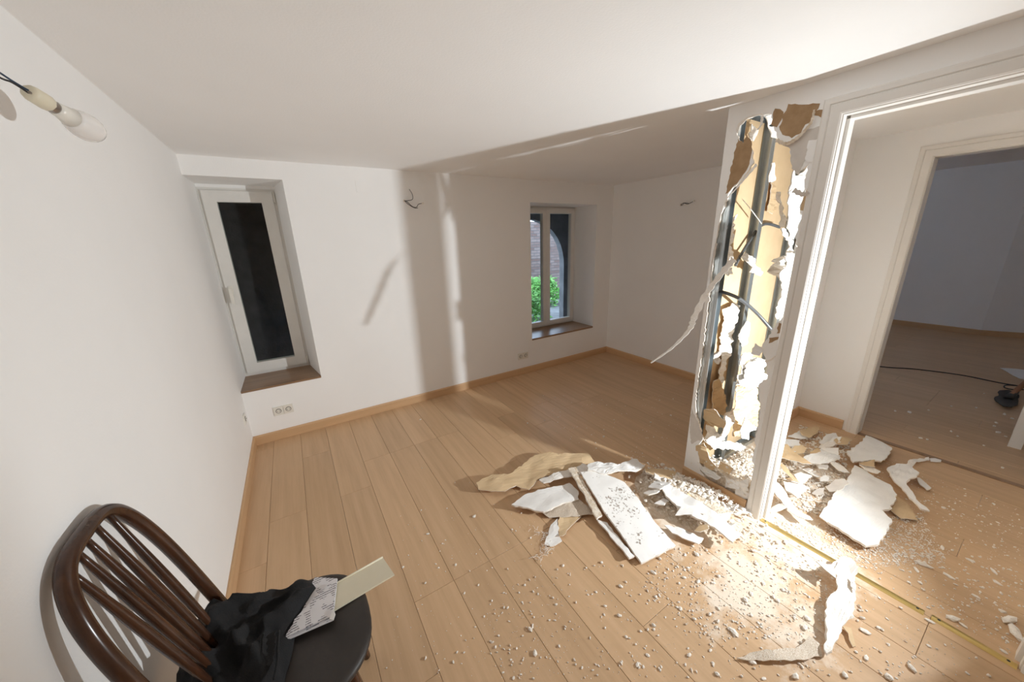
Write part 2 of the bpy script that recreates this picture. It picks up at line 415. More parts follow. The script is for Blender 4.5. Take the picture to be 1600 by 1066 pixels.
# ------------------------------------------------------------------ windows
def frame_ring(name, x0, x1, z0, z1, y0, y1, w, mat, parent, bevel=.003):
    bm = bmesh.new()
    outer = [(x0, z0), (x1, z0), (x1, z1), (x0, z1)]; inner = [(x0 + w, z0 + w), (x1 - w, z0 + w), (x1 - w, z1 - w), (x0 + w, z1 - w)]
    O0 = [bm.verts.new((x, y0, z)) for x, z in outer]; I0 = [bm.verts.new((x, y0, z)) for x, z in inner]
    O1 = [bm.verts.new((x, y1, z)) for x, z in outer]; I1 = [bm.verts.new((x, y1, z)) for x, z in inner]
    for k in range(4):
        j = (k + 1) % 4
        bm.faces.new((O0[k], O0[j], I0[j], I0[k])); bm.faces.new((O1[k], I1[k], I1[j], O1[j]))
        bm.faces.new((O0[k], O1[k], O1[j], O0[j])); bm.faces.new((I0[k], I0[j], I1[j], I1[k]))
    return from_bm(name, bm, mat, parent, bevel=bevel)
def handle(parent, x, z, y):
    bm = bmesh.new(); add_box(bm, x - .014, x + .014, y - .01, y, z - .035, z + .035)
    tube_bm(bm, [(x, y - .005, z + .012), (x, y - .045, z + .012)], .009, 8)
    add_box(bm, x - .011, x + .011, y - .055, y - .042, z - .105, z + .022)
    return from_bm('window_handle', bm, M['plastic'], parent, bevel=.003)
w1 = empty('window_1', (0, 0, 0), kind='structure')
fy = YB + RD
a = on(1, fy, 310, 292); b_ = on(1, fy, 484, 572)
fx0, fx1, fz0, fz1 = XL + .001, float(b_[0]) + .005, W1[2] + .012, float(a[2])
frame_ring('window_frame', fx0, fx1, fz0, fz1, fy, fy + .06, .045, M['upvc'], w1)
sx0, sx1, sz0, sz1 = fx0 + .022, fx1 - .022, fz0 + .03, fz1 - .022
sa = frame_ring('sash', sx0, sx1, sz0, sz1, fy - .022, fy + .04, .085, M['upvc'], w1, .005)
box('pane', sx0 + .083, sx1 - .083, fy + .008, fy + .014, sz0 + .083, sz1 - .083, M['glass'], sa)
handle(sa, sx0 + .035, (sz0 + sz1) / 2 - .02, fy - .022)
tube('hinge', [(sx1 + .008, fy - .012, sz0 - .01), (sx1 + .008, fy - .012, sz0 + .07)], .008, M['plastic'], w1)
tube('hinge', [(sx1 + .008, fy - .012, sz1 - .08), (sx1 + .008, fy - .012, sz1)], .008, M['plastic'], w1)
# splayed plaster reveal and the strip above the frame
bm = bmesh.new(); z0, z1 = W1[2], W1[3]
bv = [[bm.verts.new((x, y, z)) for x, y in ((W1[1] + .001, YB + .002), (W1[1] + .001, YB + .455), (fx1, YB + .455), (fx1, fy - .002))] for z in (z0, z1)]
bm.faces.new(bv[0]); bm.faces.new(bv[1][::-1])
for k in range(4): bm.faces.new((bv[0][k], bv[0][(k + 1) % 4], bv[1][(k + 1) % 4], bv[1][k]))
from_bm('reveal', bm, M['paint'], w1)
box('reveal_head', XL, fx1, fy, YB + .455, fz1, W1[3], M['paint'], w1)
box('window_sill', XL, W1[1] - .001, YB - .004, fy + .02, W1[2] - .002, W1[2] + .014, M['sill'], w1, .002)
w2 = empty('window_2', (0, 0, 0), kind='structure')
gz0, gz1 = W2[2] + .02, W2[3] - .005
frame_ring('window_frame', W2[0], W2[1], gz0, gz1, fy, fy + .06, .04, M['upvc'], w2)
mid = float(on(1, fy - .02, 854, 420)[0])
for q, (a0, a1) in enumerate(((W2[0] + .02, mid), (mid + .002, W2[1] - .02))):
    s = frame_ring('sash', a0, a1, gz0 + .02, gz1 - .02, fy - .02, fy + .04, .056, M['upvc'], w2, .005)
    box('pane', a0 + .054, a1 - .054, fy + .008, fy + .014, gz0 + .074, gz1 - .074, M['glass'], s)
box('window_sill', W2[0] + .001, W2[1] - .001, YB - .004, fy + .02, W2[2] - .002, W2[2] + .018, M['sill'], w2, .002)

# ------------------------------------------------------------------ outside the windows
struct(box('ground_outside', -2.5, 9.5, YB + .46, YB + 7, -.35, -.15, M['stone']))
# covered passage: vault slab and an arcade wall with one arched opening
struct(box('passage_roof', -2.5, 7.5, YB + .46, YB + 1.77, 2.75, 2.9, M['stone']))
struct(box('passage_added_light_block', 1.3, 1.4, YB + .46, YB + 1.65, -.2, 2.8, M['dark_glass_room']))  # unseen wall added to keep daylight away from behind the narrow window
struct(box('passage_added_light_block_far', 4.6, 4.7, YB + .46, YB + 1.65, -.2, 2.8, M['stone']))  # unseen, added to stop sky light entering the passage from its far end
struct(box('wall_added_sky_block', -2.5, 4.7, YB + .3, YB + .46, ZC + .02, 2.9, M['stone']))  # unseen header added to close the gap where sky light came in
struct(box('wall_added_sky_infill', XR + .2, 4.7, YB + .3, YB + .46, -.2, ZC + .02, M['stone']))  # unseen filler added to shut sky light out beside the back wall
struct(box('wall_back_outer', -2.5, XL - .12, YB + .3, YB + .46, -.2, ZC + .02, M['stone']))
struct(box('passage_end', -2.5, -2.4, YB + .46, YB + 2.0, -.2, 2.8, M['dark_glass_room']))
bm = bmesh.new()
ya, yb = YB + 1.65, YB + 1.77; cx, rad, spring = 3.455, .77, 1.13
prof = [(-2.5, -.2), (cx - rad, -.2), (cx - rad, spring)] + [(cx - rad * math.cos(t), spring + rad * math.sin(t)) for t in np.linspace(.1, math.pi - .1, 17)] + [(cx + rad, spring), (cx + rad, -.2), (7.5, -.2), (7.5, 2.8), (-2.5, 2.8)]
tr = tessellate_polygon([[Vector((x, z, 0)) for x, z in prof]])
v0 = [bm.verts.new((x, ya, z)) for x, z in prof]; v1 = [bm.verts.new((x, yb, z)) for x, z in prof]
for t in tr: bm.faces.new([v0[i] for i in t]); bm.faces.new([v1[i] for i in reversed(t)])
for k in range(len(prof)): j = (k + 1) % len(prof); bm.faces.new((v0[k], v0[j], v1[j], v1[k]))
struct(from_bm('wall_arcade', bm, M['stone']))
struct(box('wall_brick_outside', 1.0, 12.0, YB + 5.2, YB + 5.5, -.3, 2.05, M['brick']))
def shrub(cx, cy, w, h, n, label):
    root = empty('garden_shrub', (cx, cy, -.15), label, 'shrub', 'shrubs outside the window')
    rnd = random.Random(int(cx * 100)); bm = bmesh.new()
    for i in range(n):
        t = rnd.random() ** .7; ang = rnd.uniform(0, 6.28); rr = w * math.sqrt(rnd.random()) * (1.1 - t * .6)
        c = Vector((cx + rr * math.cos(ang), cy + rr * .6 * math.sin(ang), -.15 + t * h * rnd.uniform(.7, 1.1))); s = rnd.uniform(.03, .075)
        d = Vector((rnd.uniform(-1, 1), rnd.uniform(-1, 1), rnd.uniform(-.3, .8))).normalized(); e = d.orthogonal().normalized()
        bm.faces.new([bm.verts.new(c + p) for p in (-d * s, e * s * .45, d * s, -e * s * .45)])
    fo = from_bm('foliage', bm, M['leaf'], root); fo['kind'] = 'stuff'
    bm = bmesh.new()
    for k in range(5): tube_bm(bm, [(cx + rnd.uniform(-.05, .05), cy, -.15), (cx + rnd.uniform(-w, w) * .6, cy + rnd.uniform(-.1, .1), -.15 + h * .8)], [.012, .005], 5)
    from_bm('stem', bm, M['handle_wood'], root)
shrub(4.3, YB + 3.0, .6, .62, 1500, 'green leafy shrub close behind the stone arch')
shrub(5.6, YB + 4.1, .7, .75, 1500, 'taller green shrub against the brick wall outside')

# ------------------------------------------------------------------ partition with its door lining
# wall above and beside the door, toward the camera
struct(wall_holes('wall_partition', 0, XP, XP + TP, YREAR, YJ + .02, -.1, ZC + .02, [(YN - .02, YJ + .02, -.1, ZH + .02)], M['paint']))
d1 = empty('door_1', (XP, (YN + YJ) / 2, 0), kind='structure')
def casing(parent, ax_x, side, y0, y1, zt, w=.07, t=.016, mat=None):
    """moulded architrave round an opening in a wall of constant X; side=-1 faces -X"""
    mat = mat or M['gloss']
    def prof(name, corners):
        bm = bmesh.new()
        # profile: (distance outward from the opening edge, thickness)
        pf = [(0, 0), (0, t * .75), (.006, t), (w * .55, t), (w * .60, t * .7), (w * .66, t * .95), (w - .006, t * .9), (w, t * .6), (w, 0)]
        rings = []
        for (base, outd) in corners:
            rings.append([bm.verts.new((ax_x + side * h, base[0] + outd[0] * d, base[1] + outd[1] * d)) for d, h in pf])
        for i in range(len(rings) - 1):
            for k in range(len(pf)): bm.faces.new((rings[i][k], rings[i][(k + 1) % len(pf)], rings[i + 1][(k + 1) % len(pf)], rings[i + 1][k]))
        bm.faces.new(rings[0]); bm.faces.new(rings[-1][::-1])
        return from_bm(name, bm, mat, parent)
    prof('architrave', [((y1, 0), (1, 0)), ((y1, zt), (1, 1))])
    prof('architrave', [((y1, zt), (1, 1)), ((y0, zt), (-1, 1))])
    prof('architrave', [((y0, 0), (-1, 0)), ((y0, zt), (-1, 1))])
LX0, LX1 = XP - .002, XP + TP + .002
for (n, c) in (('jamb', (YJ, YJ + .02, 0, ZH)), ('jamb', (YN - .02, YN, 0, ZH)), ('head_lining', (YN - .02, YJ + .02, ZH, ZH + .02))):
    box(n, LX0, LX1, *c, M['gloss'], d1)
box('door_stop', XP + .035, XP + TP, YJ - .012, YJ, 0, ZH - .012, M['gloss'], d1, .002)
box('door_stop', XP + .035, XP + TP, YN, YN + .012, 0, ZH - .012, M['gloss'], d1, .002)
box('door_stop', XP + .035, XP + TP, YN + .012, YJ - .012, ZH - .012, ZH, M['gloss'], d1, .002)
casing(d1, XP, -1, YN - .004, YJ + .004, ZH + .004)
d2 = empty('door_2', (XR, (D2Y0 + D2Y1) / 2, 0), kind='structure')
for (n, c) in (('jamb', (D2Y1 - .02, D2Y1, 0, D2Z)), ('jamb', (D2Y0, D2Y0 + .02, 0, D2Z)), ('head_lining', (D2Y0, D2Y1, D2Z - .02, D2Z))):
    box(n, XR - .002, XR + .104, *c, M['gloss'], d2)
casing(d2, XR, -1, D2Y0 + .016, D2Y1 - .016, D2Z - .016)
box('threshold', XR + .0, XR + .04, D2Y0 + .02, D2Y1 - .02, 0, .006, M['sill'], d2, .002)
# brass threshold strips of the first doorway
def strip(label, y0, y1, x, tilt):
    bm = bmesh.new(); n = 10
    for i in range(n + 1):
        t = i / n; y = y0 + (y1 - y0) * t; xx = x + tilt * t
        for (dx, z) in ((-.017, .001), (-.011, .0045), (0, .006), (.011, .0045), (.017, .001)): bm.verts.new((xx + dx, y, z))
    bm.verts.ensure_lookup_table()
    for i in range(n):
        for k in range(4): bm.faces.new([bm.verts[j] for j in (i * 5 + k, i * 5 + k + 1, i * 5 + 6 + k, i * 5 + 5 + k)])
    r = bmesh.ops.extrude_face_region(bm, geom=list(bm.faces)); bmesh.ops.translate(bm, verts=[v for v in r['geom'] if isinstance(v, bmesh.types.BMVert)], vec=(0, 0, -.0012))
    root = empty('threshold_strip', (x, (y0 + y1) / 2, 0), label, 'threshold', 'brass threshold strips')
    from_bm('brass_bar', bm, M['brass'], root)
    for yy in (y0 + .02, y1 - .02):
        bm = bmesh.new(); bmesh.ops.create_cone(bm, cap_ends=True, segments=10, radius1=.005, radius2=.003, depth=.002, matrix=Matrix.Translation((x + tilt * (yy - y0) / (y1 - y0), yy, .0068)))
        from_bm('screw', bm, M['iron'], root)
strip('dusty brass threshold strip running along the door opening', .02, YJ - .005, XP + .005, 0)
strip('short clean shiny brass threshold strip at the door jamb foot', YN + .004, .0, XP + .002, .006)

# ---- broken partition stub: front board with a torn hole
part = empty('wall_broken_partition', (XP, (YJ + YE) / 2, 0), kind='structure')
hole_px = [(1151, 211), (1154, 196), (1164, 186), (1187, 180), (1206, 178), (1209, 200), (1217, 219), (1233, 229), (1239, 262), (1247, 268), (1264, 256), (1257, 286), (1259, 298), (1250, 320),
           (1253, 337), (1249, 351), (1242, 371), (1249, 384), (1245, 400), (1241, 418), (1234, 452), (1230, 479), (1222, 497), (1207, 514), (1198, 531), (1188, 545), (1194, 556), (1197, 567), (1199, 591), (1187, 599),
           (1185, 612), (1189, 638), (1184, 667), (1179, 686), (1180, 699), (1175, 718), (1179, 735), (1174, 762), (1168, 786), (1140, 774), (1113, 759), (1094, 735), (1090, 698), (1098, 687), (1093, 668), (1087, 647),
           (1088, 610), (1096, 560), (1104, 500), (1109, 460), (1113, 420), (1118, 378), (1126, 339), (1139, 301), (1160, 279), (1177, 255), (1175, 235), (1171, 215), (1157, 224)]
hole = torn([tuple(on(0, XP, *q)[1:]) for q in hole_px], .012, .0045, 3)
rect = [(YJ + .02, 0.0), (YE, 0.0), (YE, ZC), (YJ + .02, ZC)]
bm = bmesh.new(); ed = []
def loop_edges(pts):
    vv = [bm.verts.new((XP, p[0], p[1])) for p in pts]
    return [bm.edges.new((vv[i], vv[(i + 1) % len(vv)])) for i in range(len(vv))]
ed = loop_edges(rect) + loop_edges(hole)
bmesh.ops.triangle_fill(bm, use_beauty=True, use_dissolve=False, edges=ed)
top = list(bm.faces); vmap = {v: bm.verts.new(v.co + Vector((.013, 0, 0))) for v in list(bm.verts)}
border = [e for e in bm.edges if len(e.link_faces) == 1]
for f in top:
    g = bm.faces.new([vmap[v] for v in reversed(f.verts)]); g.material_index = 1
for e in border:
    a, b = e.verts; g = bm.faces.new((a, b, vmap[b], vmap[a])); g.material_index = 2
from_bm('front_board', bm, [M['paint'], M['kraft'], M['gypsum']], part)
# board of the cross wall between alcove and hall: its back is bare kraft paper
box('alcove_board', XP + .014, XR, YE - .013, YE, 0, ZC, M['paint'], part)
box('kraft_backing', XP + .014, XR, YE - .0145, YE - .013, 0, ZC, M['kraft'], part)
# what is left of the hall-side board
hs = torn([(3.02, 0), (XR, 0), (XR, ZC), (2.86, ZC), (2.95, 1.5), (2.90, .9)], .03, .012, 5)
poly_slab('hall_board', [(x, YE - .075, z) for x, z in hs], .013, (M['paint'], M['kraft'], M['gypsum']), part, normal=(0, -1, 0))
def stud(x, y, w=.046, d=.048, face='y', z0=.0, z1=ZC, lip=.007, t=.0014, open_to=1):
    """C-shaped galvanised stud; face 'y': flange towards -Y, web on the side open_to"""
    bm = bmesh.new()
    if face == 'y':
        add_box(bm, x - w / 2, x + w / 2, y, y + t, z0, z1)
        add_box(bm, x - w / 2, x + w / 2, y + d - t, y + d, z0, z1)
        xs = x + w / 2 * open_to
        add_box(bm, min(xs, xs - t * open_to), max(xs, xs - t * open_to), y + t, y + d - t, z0, z1)
        for k in (-.25, 0, .25): add_box(bm, x + k * w - .0022, x + k * w + .0022, y - .0014, y, z0, z1)
    else:
        add_box(bm, x, x + t, y - w, y, z0, z1); add_box(bm, x + d - t, x + d, y - w, y, z0, z1)
        add_box(bm, x + t, x + d - t, y - t, y, z0, z1); add_box(bm, x + t, x + lip, y - w, y - w + t, z0, z1)
        for k in (.3, .6): add_box(bm, x - .0014, x, y - w * k - .002, y - w * k + .002, z0, z1)
    return from_bm('metal_stud', bm, M['steel'], part)
stud(XP + .0145, YE - .016, face='x')
sx = float(on(1, YE - .07, 1178, 420)[0]); stud(sx, YE - .066)
sx2 = float(on(1, YE - .07, 1213, 520)[0]); stud(sx2, YE - .066)
def track(x0, x1, y0, y1, z0, z1):
    bm = bmesh.new(); t = .0014; add_box(bm, x0, x1, y0, y1, z0 if z0 < .5 else z1 - t, z0 + t if z0 < .5 else z1)
    add_box(bm, x0, x1, y0, y0 + t, z0, z1); add_box(bm, x0, x1, y1 - t, y1, z0, z1); return from_bm('metal_track', bm, M['steel'], part)
track(XP + .07, 2.9, YE - .070, YE - .015, 0, .03); track(XP + .07, 2.9, YE - .070, YE - .015, ZC - .03, ZC)

# patches of brown paper where the face layer was peeled off
def pxpoly(lst, ox, oy, sc): return [(ox + x / sc, oy + y / sc) for x, y in lst]
def patch(name, px, xoff, mat, seed, th=.0012, amp=.004):
    pts = torn([tuple(on(0, XP + xoff, *q)[1:]) for q in px], .012, amp, seed)
    return poly_slab(name, [(XP + xoff, y, z) for y, z in pts], th, (mat, mat, M['gypsum']), part, normal=(-1, 0, 0))
C5 = (1080, 150, 5.609); C4 = (1080, 300, 5.924); C6 = (1060, 420, 5.92); C8 = (1040, 540, 4.1)
patch('peeled_paper', pxpoly([(340, 830), (300, 860), (335, 700), (375, 520), (410, 375), (455, 415), (490, 335), (530, 400), (525, 520), (500, 620), (420, 740)], *C5), -.0013, M['kraft_dark'], 1)
patch('peeled_paper', pxpoly([(770, 270), (850, 70), (1000, 75), (1130, 65), (1115, 110), (1075, 150), (1050, 230), (1000, 250), (960, 330), (880, 370), (800, 340)], *C5), -.0013, M['kraft_dark'], 2)
patch('peeled_paper', pxpoly([(735, 110), (780, 115), (810, 140), (790, 210), (750, 275), (700, 250)], *C5), -.0015, M['kraft_dark'], 3)
patch('peeled_paper', pxpoly([(1090, 130), (1155, 120), (1195, 150), (1170, 285), (1140, 270), (1140, 190), (1080, 170)], *C5), -.0013, M['kraft_dark'], 4)
patch('peeled_paper', pxpoly([(1060, 600), (1105, 595), (1100, 660), (1065, 650)], *C5), -.0013, M['kraft_dark'], 5)
patch('peeled_paper', pxpoly([(780, 385), (860, 420), (1000, 300), (1140, 260), (1150, 370), (1030, 390), (1000, 560), (940, 690), (880, 640), (870, 470), (800, 430)], *C5), -.0020, M['paper_grey'], 6)
patch('peeled_paper', pxpoly([(1030, 390), (1110, 385), (1110, 590), (1000, 570)], *C5), -.0028, M['paint'], 7)
patch('peeled_paper', pxpoly([(1010, 830), (1050, 760), (1085, 760), (1050, 920), (1000, 1010), (950, 1000), (980, 900)], *C5), -.0013, M['kraft'], 8)
patch('peeled_paper', pxpoly([(930, 500), (980, 520), (975, 580), (910, 600)], *C6), -.0013, M['kraft_dark'], 9)
patch('peeled_paper', pxpoly([(840, 640), (930, 630), (920, 655), (835, 690)], *C6), -.0013, M['kraft_dark'], 10)
patch('peeled_paper', pxpoly([(165, 400), (215, 510), (240, 600), (165, 630), (155, 520)], *C8), -.0014, M['paper_grey'], 11)
patch('peeled_paper', pxpoly([(390, 300), (410, 240), (480, 190), (620, 150), (625, 165), (500, 195), (430, 260), (405, 330)], *C5), -.003, M['tapewhite'], 12, .003)

# loose torn flaps inside the cavity: traced outline on a plane at its own depth
def flap(px, ax, val, mat, seed, th=.004, bend=.012, back=None, name='torn_flap'):
    if ax == 1: val = max(val, max(on(0, XP + .024 + bend, *q)[1] for q in px))
    raw = [on(ax, val, *q) for q in px]; o = 1 - ax
    pts = torn([(q[o], q[2]) for q in raw], .014, .004, seed)
    p3 = [((val, a, z) if ax == 0 else (a, val, z)) for a, z in pts]
    nrm = Vector((-1, 0, 0)) if ax == 0 else Vector((0, -1, 0))
    fn = (lambda c: c + nrm * bend * (nz(c, 22, seed) + .6 * nz(c, 55, seed + 4)))
    return poly_slab(name, p3, th, (mat, back or mat, M['gypsum']), part, cuts=3, fn=fn, normal=nrm)
YF = .722
W_, T_, G_, PG, K_ = M['paper_white'], M['tapewhite'], M['gypsum'], M['paper_grey'], M['kraft']
flap(pxpoly([(905, 0), (960, -40), (1000, 30), (1040, 60), (1000, 190), (1020, 220), (1000, 300), (955, 440), (915, 430), (893, 330), (897, 100)], *C4), 1, YF - .005, W_, 1)
flap(pxpoly([(895, 640), (915, 700), (950, 680), (1060, 590), (1000, 720), (1010, 790), (990, 850), (960, 920), (900, 900), (850, 930), (860, 800)], *C5), 1, YF, W_, 2)
flap(pxpoly([(880, 560), (1000, 570), (960, 680), (930, 800), (900, 960), (880, 1100), (800, 1180), (790, 1050), (850, 900), (820, 780), (870, 680)], *C4), 1, YF, W_, 3)
flap(pxpoly([(720, 740), (735, 690), (800, 620), (900, 570), (880, 640), (870, 770), (800, 785), (745, 750)], *C4), 1, YF + .05, T_, 4, bend=.03)
flap(pxpoly([(790, 0), (825, 0), (830, 120), (890, 260), (860, 330), (825, 320), (830, 200), (800, 90)], *C4), 1, YF + .04, T_, 5)
flap(pxpoly([(845, 340), (880, 350), (930, 430), (940, 560), (890, 570), (905, 450), (850, 380)], *C4), 1, YF + .02, T_, 6)
flap(pxpoly([(320, 265), (360, 250), (420, 205), (410, 400), (380, 540), (405, 640), (375, 690), (320, 710), (295, 640), (330, 500), (310, 380)], *C4), 1, YE - .035, T_, 7, bend=.02)
flap(pxpoly([(320, 700), (350, 680), (385, 700), (385, 760), (340, 775), (315, 750)], *C4), 1, YE - .1, W_, 8)
flap(pxpoly([(470, 610), (510, 560), (590, 620), (605, 680), (660, 740), (640, 780), (580, 750), (540, 745), (560, 690)], *C4), 1, YE - .10, W_, 9)
flap(pxpoly([(410, 380), (470, 340), (520, 310), (575, 345), (540, 450), (500, 600), (490, 740), (430, 900), (420, 1066), (350, 1066), (390, 900), (395, 700), (400, 560), (430, 480)], *C6), 1, YE - .04, T_, 11, bend=.02)
flap(pxpoly([(640, 480), (662, 500), (635, 700), (595, 725), (550, 625), (590, 560)], *C6), 1, YE - .095, W_, 12)
flap(pxpoly([(330, 780), (385, 765), (395, 850), (370, 885), (335, 870)], *C6), 1, YE - .06, PG, 13)  # grey here stands in for a painted board face in shade
flap(pxpoly([(700, 825), (800, 840), (790, 960), (840, 1020), (760, 1070), (620, 1100), (540, 1060), (600, 900)], *C6), 1, YF + .12, W_, 14, bend=.03)
flap(pxpoly([(480, 240), (520, 130), (600, 80), (640, 110), (610, 180), (660, 210), (600, 240), (580, 280), (470, 255)], *C8), 1, YF + .10, W_, 15, bend=.03)
flap(pxpoly([(450, 258), (585, 268), (600, 400), (585, 520), (545, 500), (510, 455), (480, 580), (430, 580), (440, 420)], *C8), 1, YF + .11, K_, 16, bend=.02)
flap(pxpoly([(510, 460), (550, 500), (590, 525), (540, 560), (520, 600), (480, 590), (495, 520)], *C8), 1, YF + .09, M['paint'], 17)
flap(pxpoly([(245, 410), (310, 410), (385, 500), (375, 530), (290, 510), (240, 470)], *C8), 0, XP + .03, K_, 18)
flap(pxpoly([(310, 230), (345, 215), (390, 340), (390, 450), (350, 440), (300, 400)], *C8), 1, YE - .05, K_, 19)
flap(pxpoly([(375, 450), (450, 400), (440, 480), (390, 590), (350, 600), (380, 510)], *C8), 1, YE - .12, W_, 20)
flap(pxpoly([(270, 510), (320, 530), (370, 600), (340, 620), (270, 630), (250, 590)], *C8), 1, YE - .13, W_, 21, bend=.02)
flap(pxpoly([(250, 610), (400, 615), (490, 630), (550, 680), (545, 705), (430, 665), (300, 660)], *C8), 1, YE - .18, W_, 22, bend=.02)
flap(pxpoly([(680, 740), (710, 690), (790, 740), (750, 805), (670, 790)], *C6), 0, XP - .004, M['paint'], 23)
flap(pxpoly([(585, 790), (670, 780), (690, 800), (600, 880), (570, 890)], *C6), 1, YF + .13, M['paint'], 24)
flap(pxpoly([(700, 760), (740, 760), (745, 900), (770, 960), (720, 1030), (660, 1010), (690, 900)], *C5), 1, YE - .03, K_, 27)
flap(pxpoly([(655, 180), (715, 150), (720, 220), (690, 260), (770, 300), (770, 375), (700, 360), (690, 280)], *C5), 1, YE - .20, W_, 29)
flap(pxpoly([(700, 590), (735, 580), (740, 740), (690, 755)], *C5), 1, YE - .15, W_, 30)
flap(pxpoly([(500, 330), (540, 240), (580, 300), (545, 400), (530, 380)], *C5), 1, YE - .05, T_, 31)
flap(pxpoly([(350, 740), (430, 790), (410, 825), (335, 785)], *C8), 0, XP + .006, K_, 32)
flap(pxpoly([(385, 850), (480, 868), (475, 920), (380, 912)], *C8), 0, XP + .008, M['paint'], 33)
flap(pxpoly([(478, 868), (535, 850), (525, 985), (440, 955)], *C8), 0, XP + .005, W_, 34)
flap(pxpoly([(195, 640), (245, 625), (290, 740), (330, 790), (300, 800), (210, 750)], *C8), 0, XP + .004, K_, 35)
flap(pxpoly([(200, 745), (300, 810), (355, 845), (330, 860), (270, 840), (205, 775)], *C8), 0, XP - .006, W_, 36, th=.008)
# curling strips of face paper along the torn edge
def ribbon(name, pts, w, mat, parent, twist=0.0, th=.0015, wdir=None):
    sp = spline(pts, 8); bm = bmesh.new(); L, R = [], []
    for i, q in enumerate(sp):
        t = (sp[min(i + 1, len(sp) - 1)] - sp[max(i - 1, 0)]).normalized()
        wd = Vector(wdir) if wdir else Vector((0, .6, .8)); wd = (wd - t * wd.dot(t)).normalized()
        wd.rotate(Matrix.Rotation(twist * i / len(sp), 3, t)); k = w * (1 - .55 * (i / len(sp)) ** 2) * (1 + .25 * math.sin(i * 1.9))
        L.append(bm.verts.new(q + wd * k / 2)); R.append(bm.verts.new(q - wd * k / 2))
    for i in range(len(sp) - 1): bm.faces.new((L[i], L[i + 1], R[i + 1], R[i]))
    bm.normal_update(); bmesh.ops.solidify(bm, geom=list(bm.faces), thickness=th)
    return from_bm(name, bm, mat, parent)
def V(ax, val, x, y): return Vector(on(ax, val, x, y))
ribbon('hanging_paper_strip', [V(0, XP - .01, 1147, 405), V(0, XP - .015, 1131, 423), (2.0, 1.10, 1.26), (1.86, 1.075, 1.14), (1.80, 1.06, 1.085), (1.72, 1.10, .985), (1.635, 1.165, .895)], .034, M['tapewhite'], part, 1.2)
ribbon('paper_curl', [V(0, XP - .012, *q) for q in ((1182, 257), (1165, 277), (1148, 297), (1133, 315), (1124, 345), (1117, 385))], .022, M['tapewhite'], part, .8, wdir=(.5, 1, 0))
ribbon('paper_curl', [V(0, XP - .008, *q) for q in ((1119, 380), (1113, 410), (1110, 440), (1107, 462))], .02, PG, part, .5, wdir=(.6, 1, 0))
ribbon('paper_curl', [V(1, YE - .09, *q) for q in ((1160, 312), (1172, 326), (1190, 350))], .014, M['tapewhite'], part, .3)
ribbon('paper_curl', [V(0, XP - .008, *q) for q in ((1191, 181), (1189, 195), (1183, 203))], .012, M['tapewhite'], part, .4, wdir=(0, 1, 0))
ribbon('paper_curl', [V(0, XP - .012, *q) for q in ((1214, 219), (1228, 225), (1243, 218), (1257, 205), (1268, 190), (1272, 172))], .014, M['dustboard'], part, .4, th=.006)
ribbon('paper_curl', [V(0, XP - .012, *q) for q in ((1196, 565), (1205, 562), (1212, 556))], .01, M['tapewhite'], part, .4, th=.004)
ribbon('paper_curl', [V(0, XP - .02, *q) for q in ((1240, 297), (1255, 304), (1264, 300))], .02, PG, part, .4)
ribbon('paper_curl', [V(1, YF - .01, *q) for q in ((1243, 384), (1250, 386), (1252, 382))], .01, M['tapewhite'], part)
# cables running through the studs
tube('cable', spline([V(1, YE - .03, 1122, 455), V(1, YE - .10, 1140, 460), V(1, YE - .12, 1160, 470), V(1, YE - .14, 1183, 490), V(1, YE - .20, 1206, 516)], 6), .010, M['conduit'], part, 10)
tube('cable', spline([V(1, YE - .05, 1149, 415), V(1, YE - .045, 1158, 398), V(1, YE - .04, 1174, 372), V(1, YE - .035, 1188, 354), V(1, YE - .04, 1200, 350), V(1, YE - .06, 1218, 355)], 6), .009, M['conduit'], part, 10)

# ------------------------------------------------------------------ sheets of broken board on the floor
def sheet(name, label, px, z, mat, back=None, th=.010, amp=.012, tilt=(0, 0), seed=0, cat='board', group=None, edge=None, jag=.005, bend=None, uvs=None):
    raw = [on(2, z, *q) for q in px]; pts = torn([(q[0], q[1]) for q in raw], .022, jag, seed)
    cx = sum(q[0] for q in pts) / len(pts); cy = sum(q[1] for q in pts) / len(pts)
    def fn(c):
        h = z + tilt[0] * (c.x - cx) + tilt[1] * (c.y - cy) + amp * nz((c.x, c.y), 5, seed) + amp * .4 * nz((c.x, c.y), 16, seed + 2)
        if bend: h += bend(c.x - cx, c.y - cy)
        return Vector((c.x, c.y, max(h, th + .001)))
    o = poly_slab(name, [(x, y, 0) for x, y in pts], th, (mat, back or mat, edge or G_), None, cuts=4, fn=fn, normal=(0, 0, 1), uvs=uvs)
    return tag(o, label, cat, group)
A3 = (720, 680, 3.478); A5 = (1180, 640, 4.44); A4 = (1000, 780, 3.728); A6 = (1300, 820, 4.333)
SH = 'broken boards on the floor'
sheet('torn_paper_sheet', 'long tan torn paper sheet reaching furthest into the room', pxpoly([(85, 268), (165, 228), (270, 215), (400, 115), (480, 102), (690, 95), (735, 140), (620, 170), (430, 232), (370, 285), (300, 268), (240, 302), (165, 305), (95, 296)], *A3), .045, M['kraft'], th=.003, amp=.02, seed=1, tilt=(0, .12), cat='paper', group=SH)
sheet('torn_paper_sheet', 'narrow plaster-crusted strip along the tan paper sheet', pxpoly([(425, 235), (520, 205), (620, 175), (660, 150), (700, 165), (690, 200), (600, 222), (450, 258)], *A3), .06, M['tapewhite'], th=.006, amp=.02, seed=2, cat='paper', group=SH)
sheet('broken_board', 'pointed white plasterboard shard beside the tan paper sheet', pxpoly([(275, 385), (350, 325), (590, 255), (640, 300), (640, 345), (540, 378), (450, 420), (380, 405)], *A3), .04, W_, M['kraft'], seed=3, tilt=(-.05, 0), group=SH)
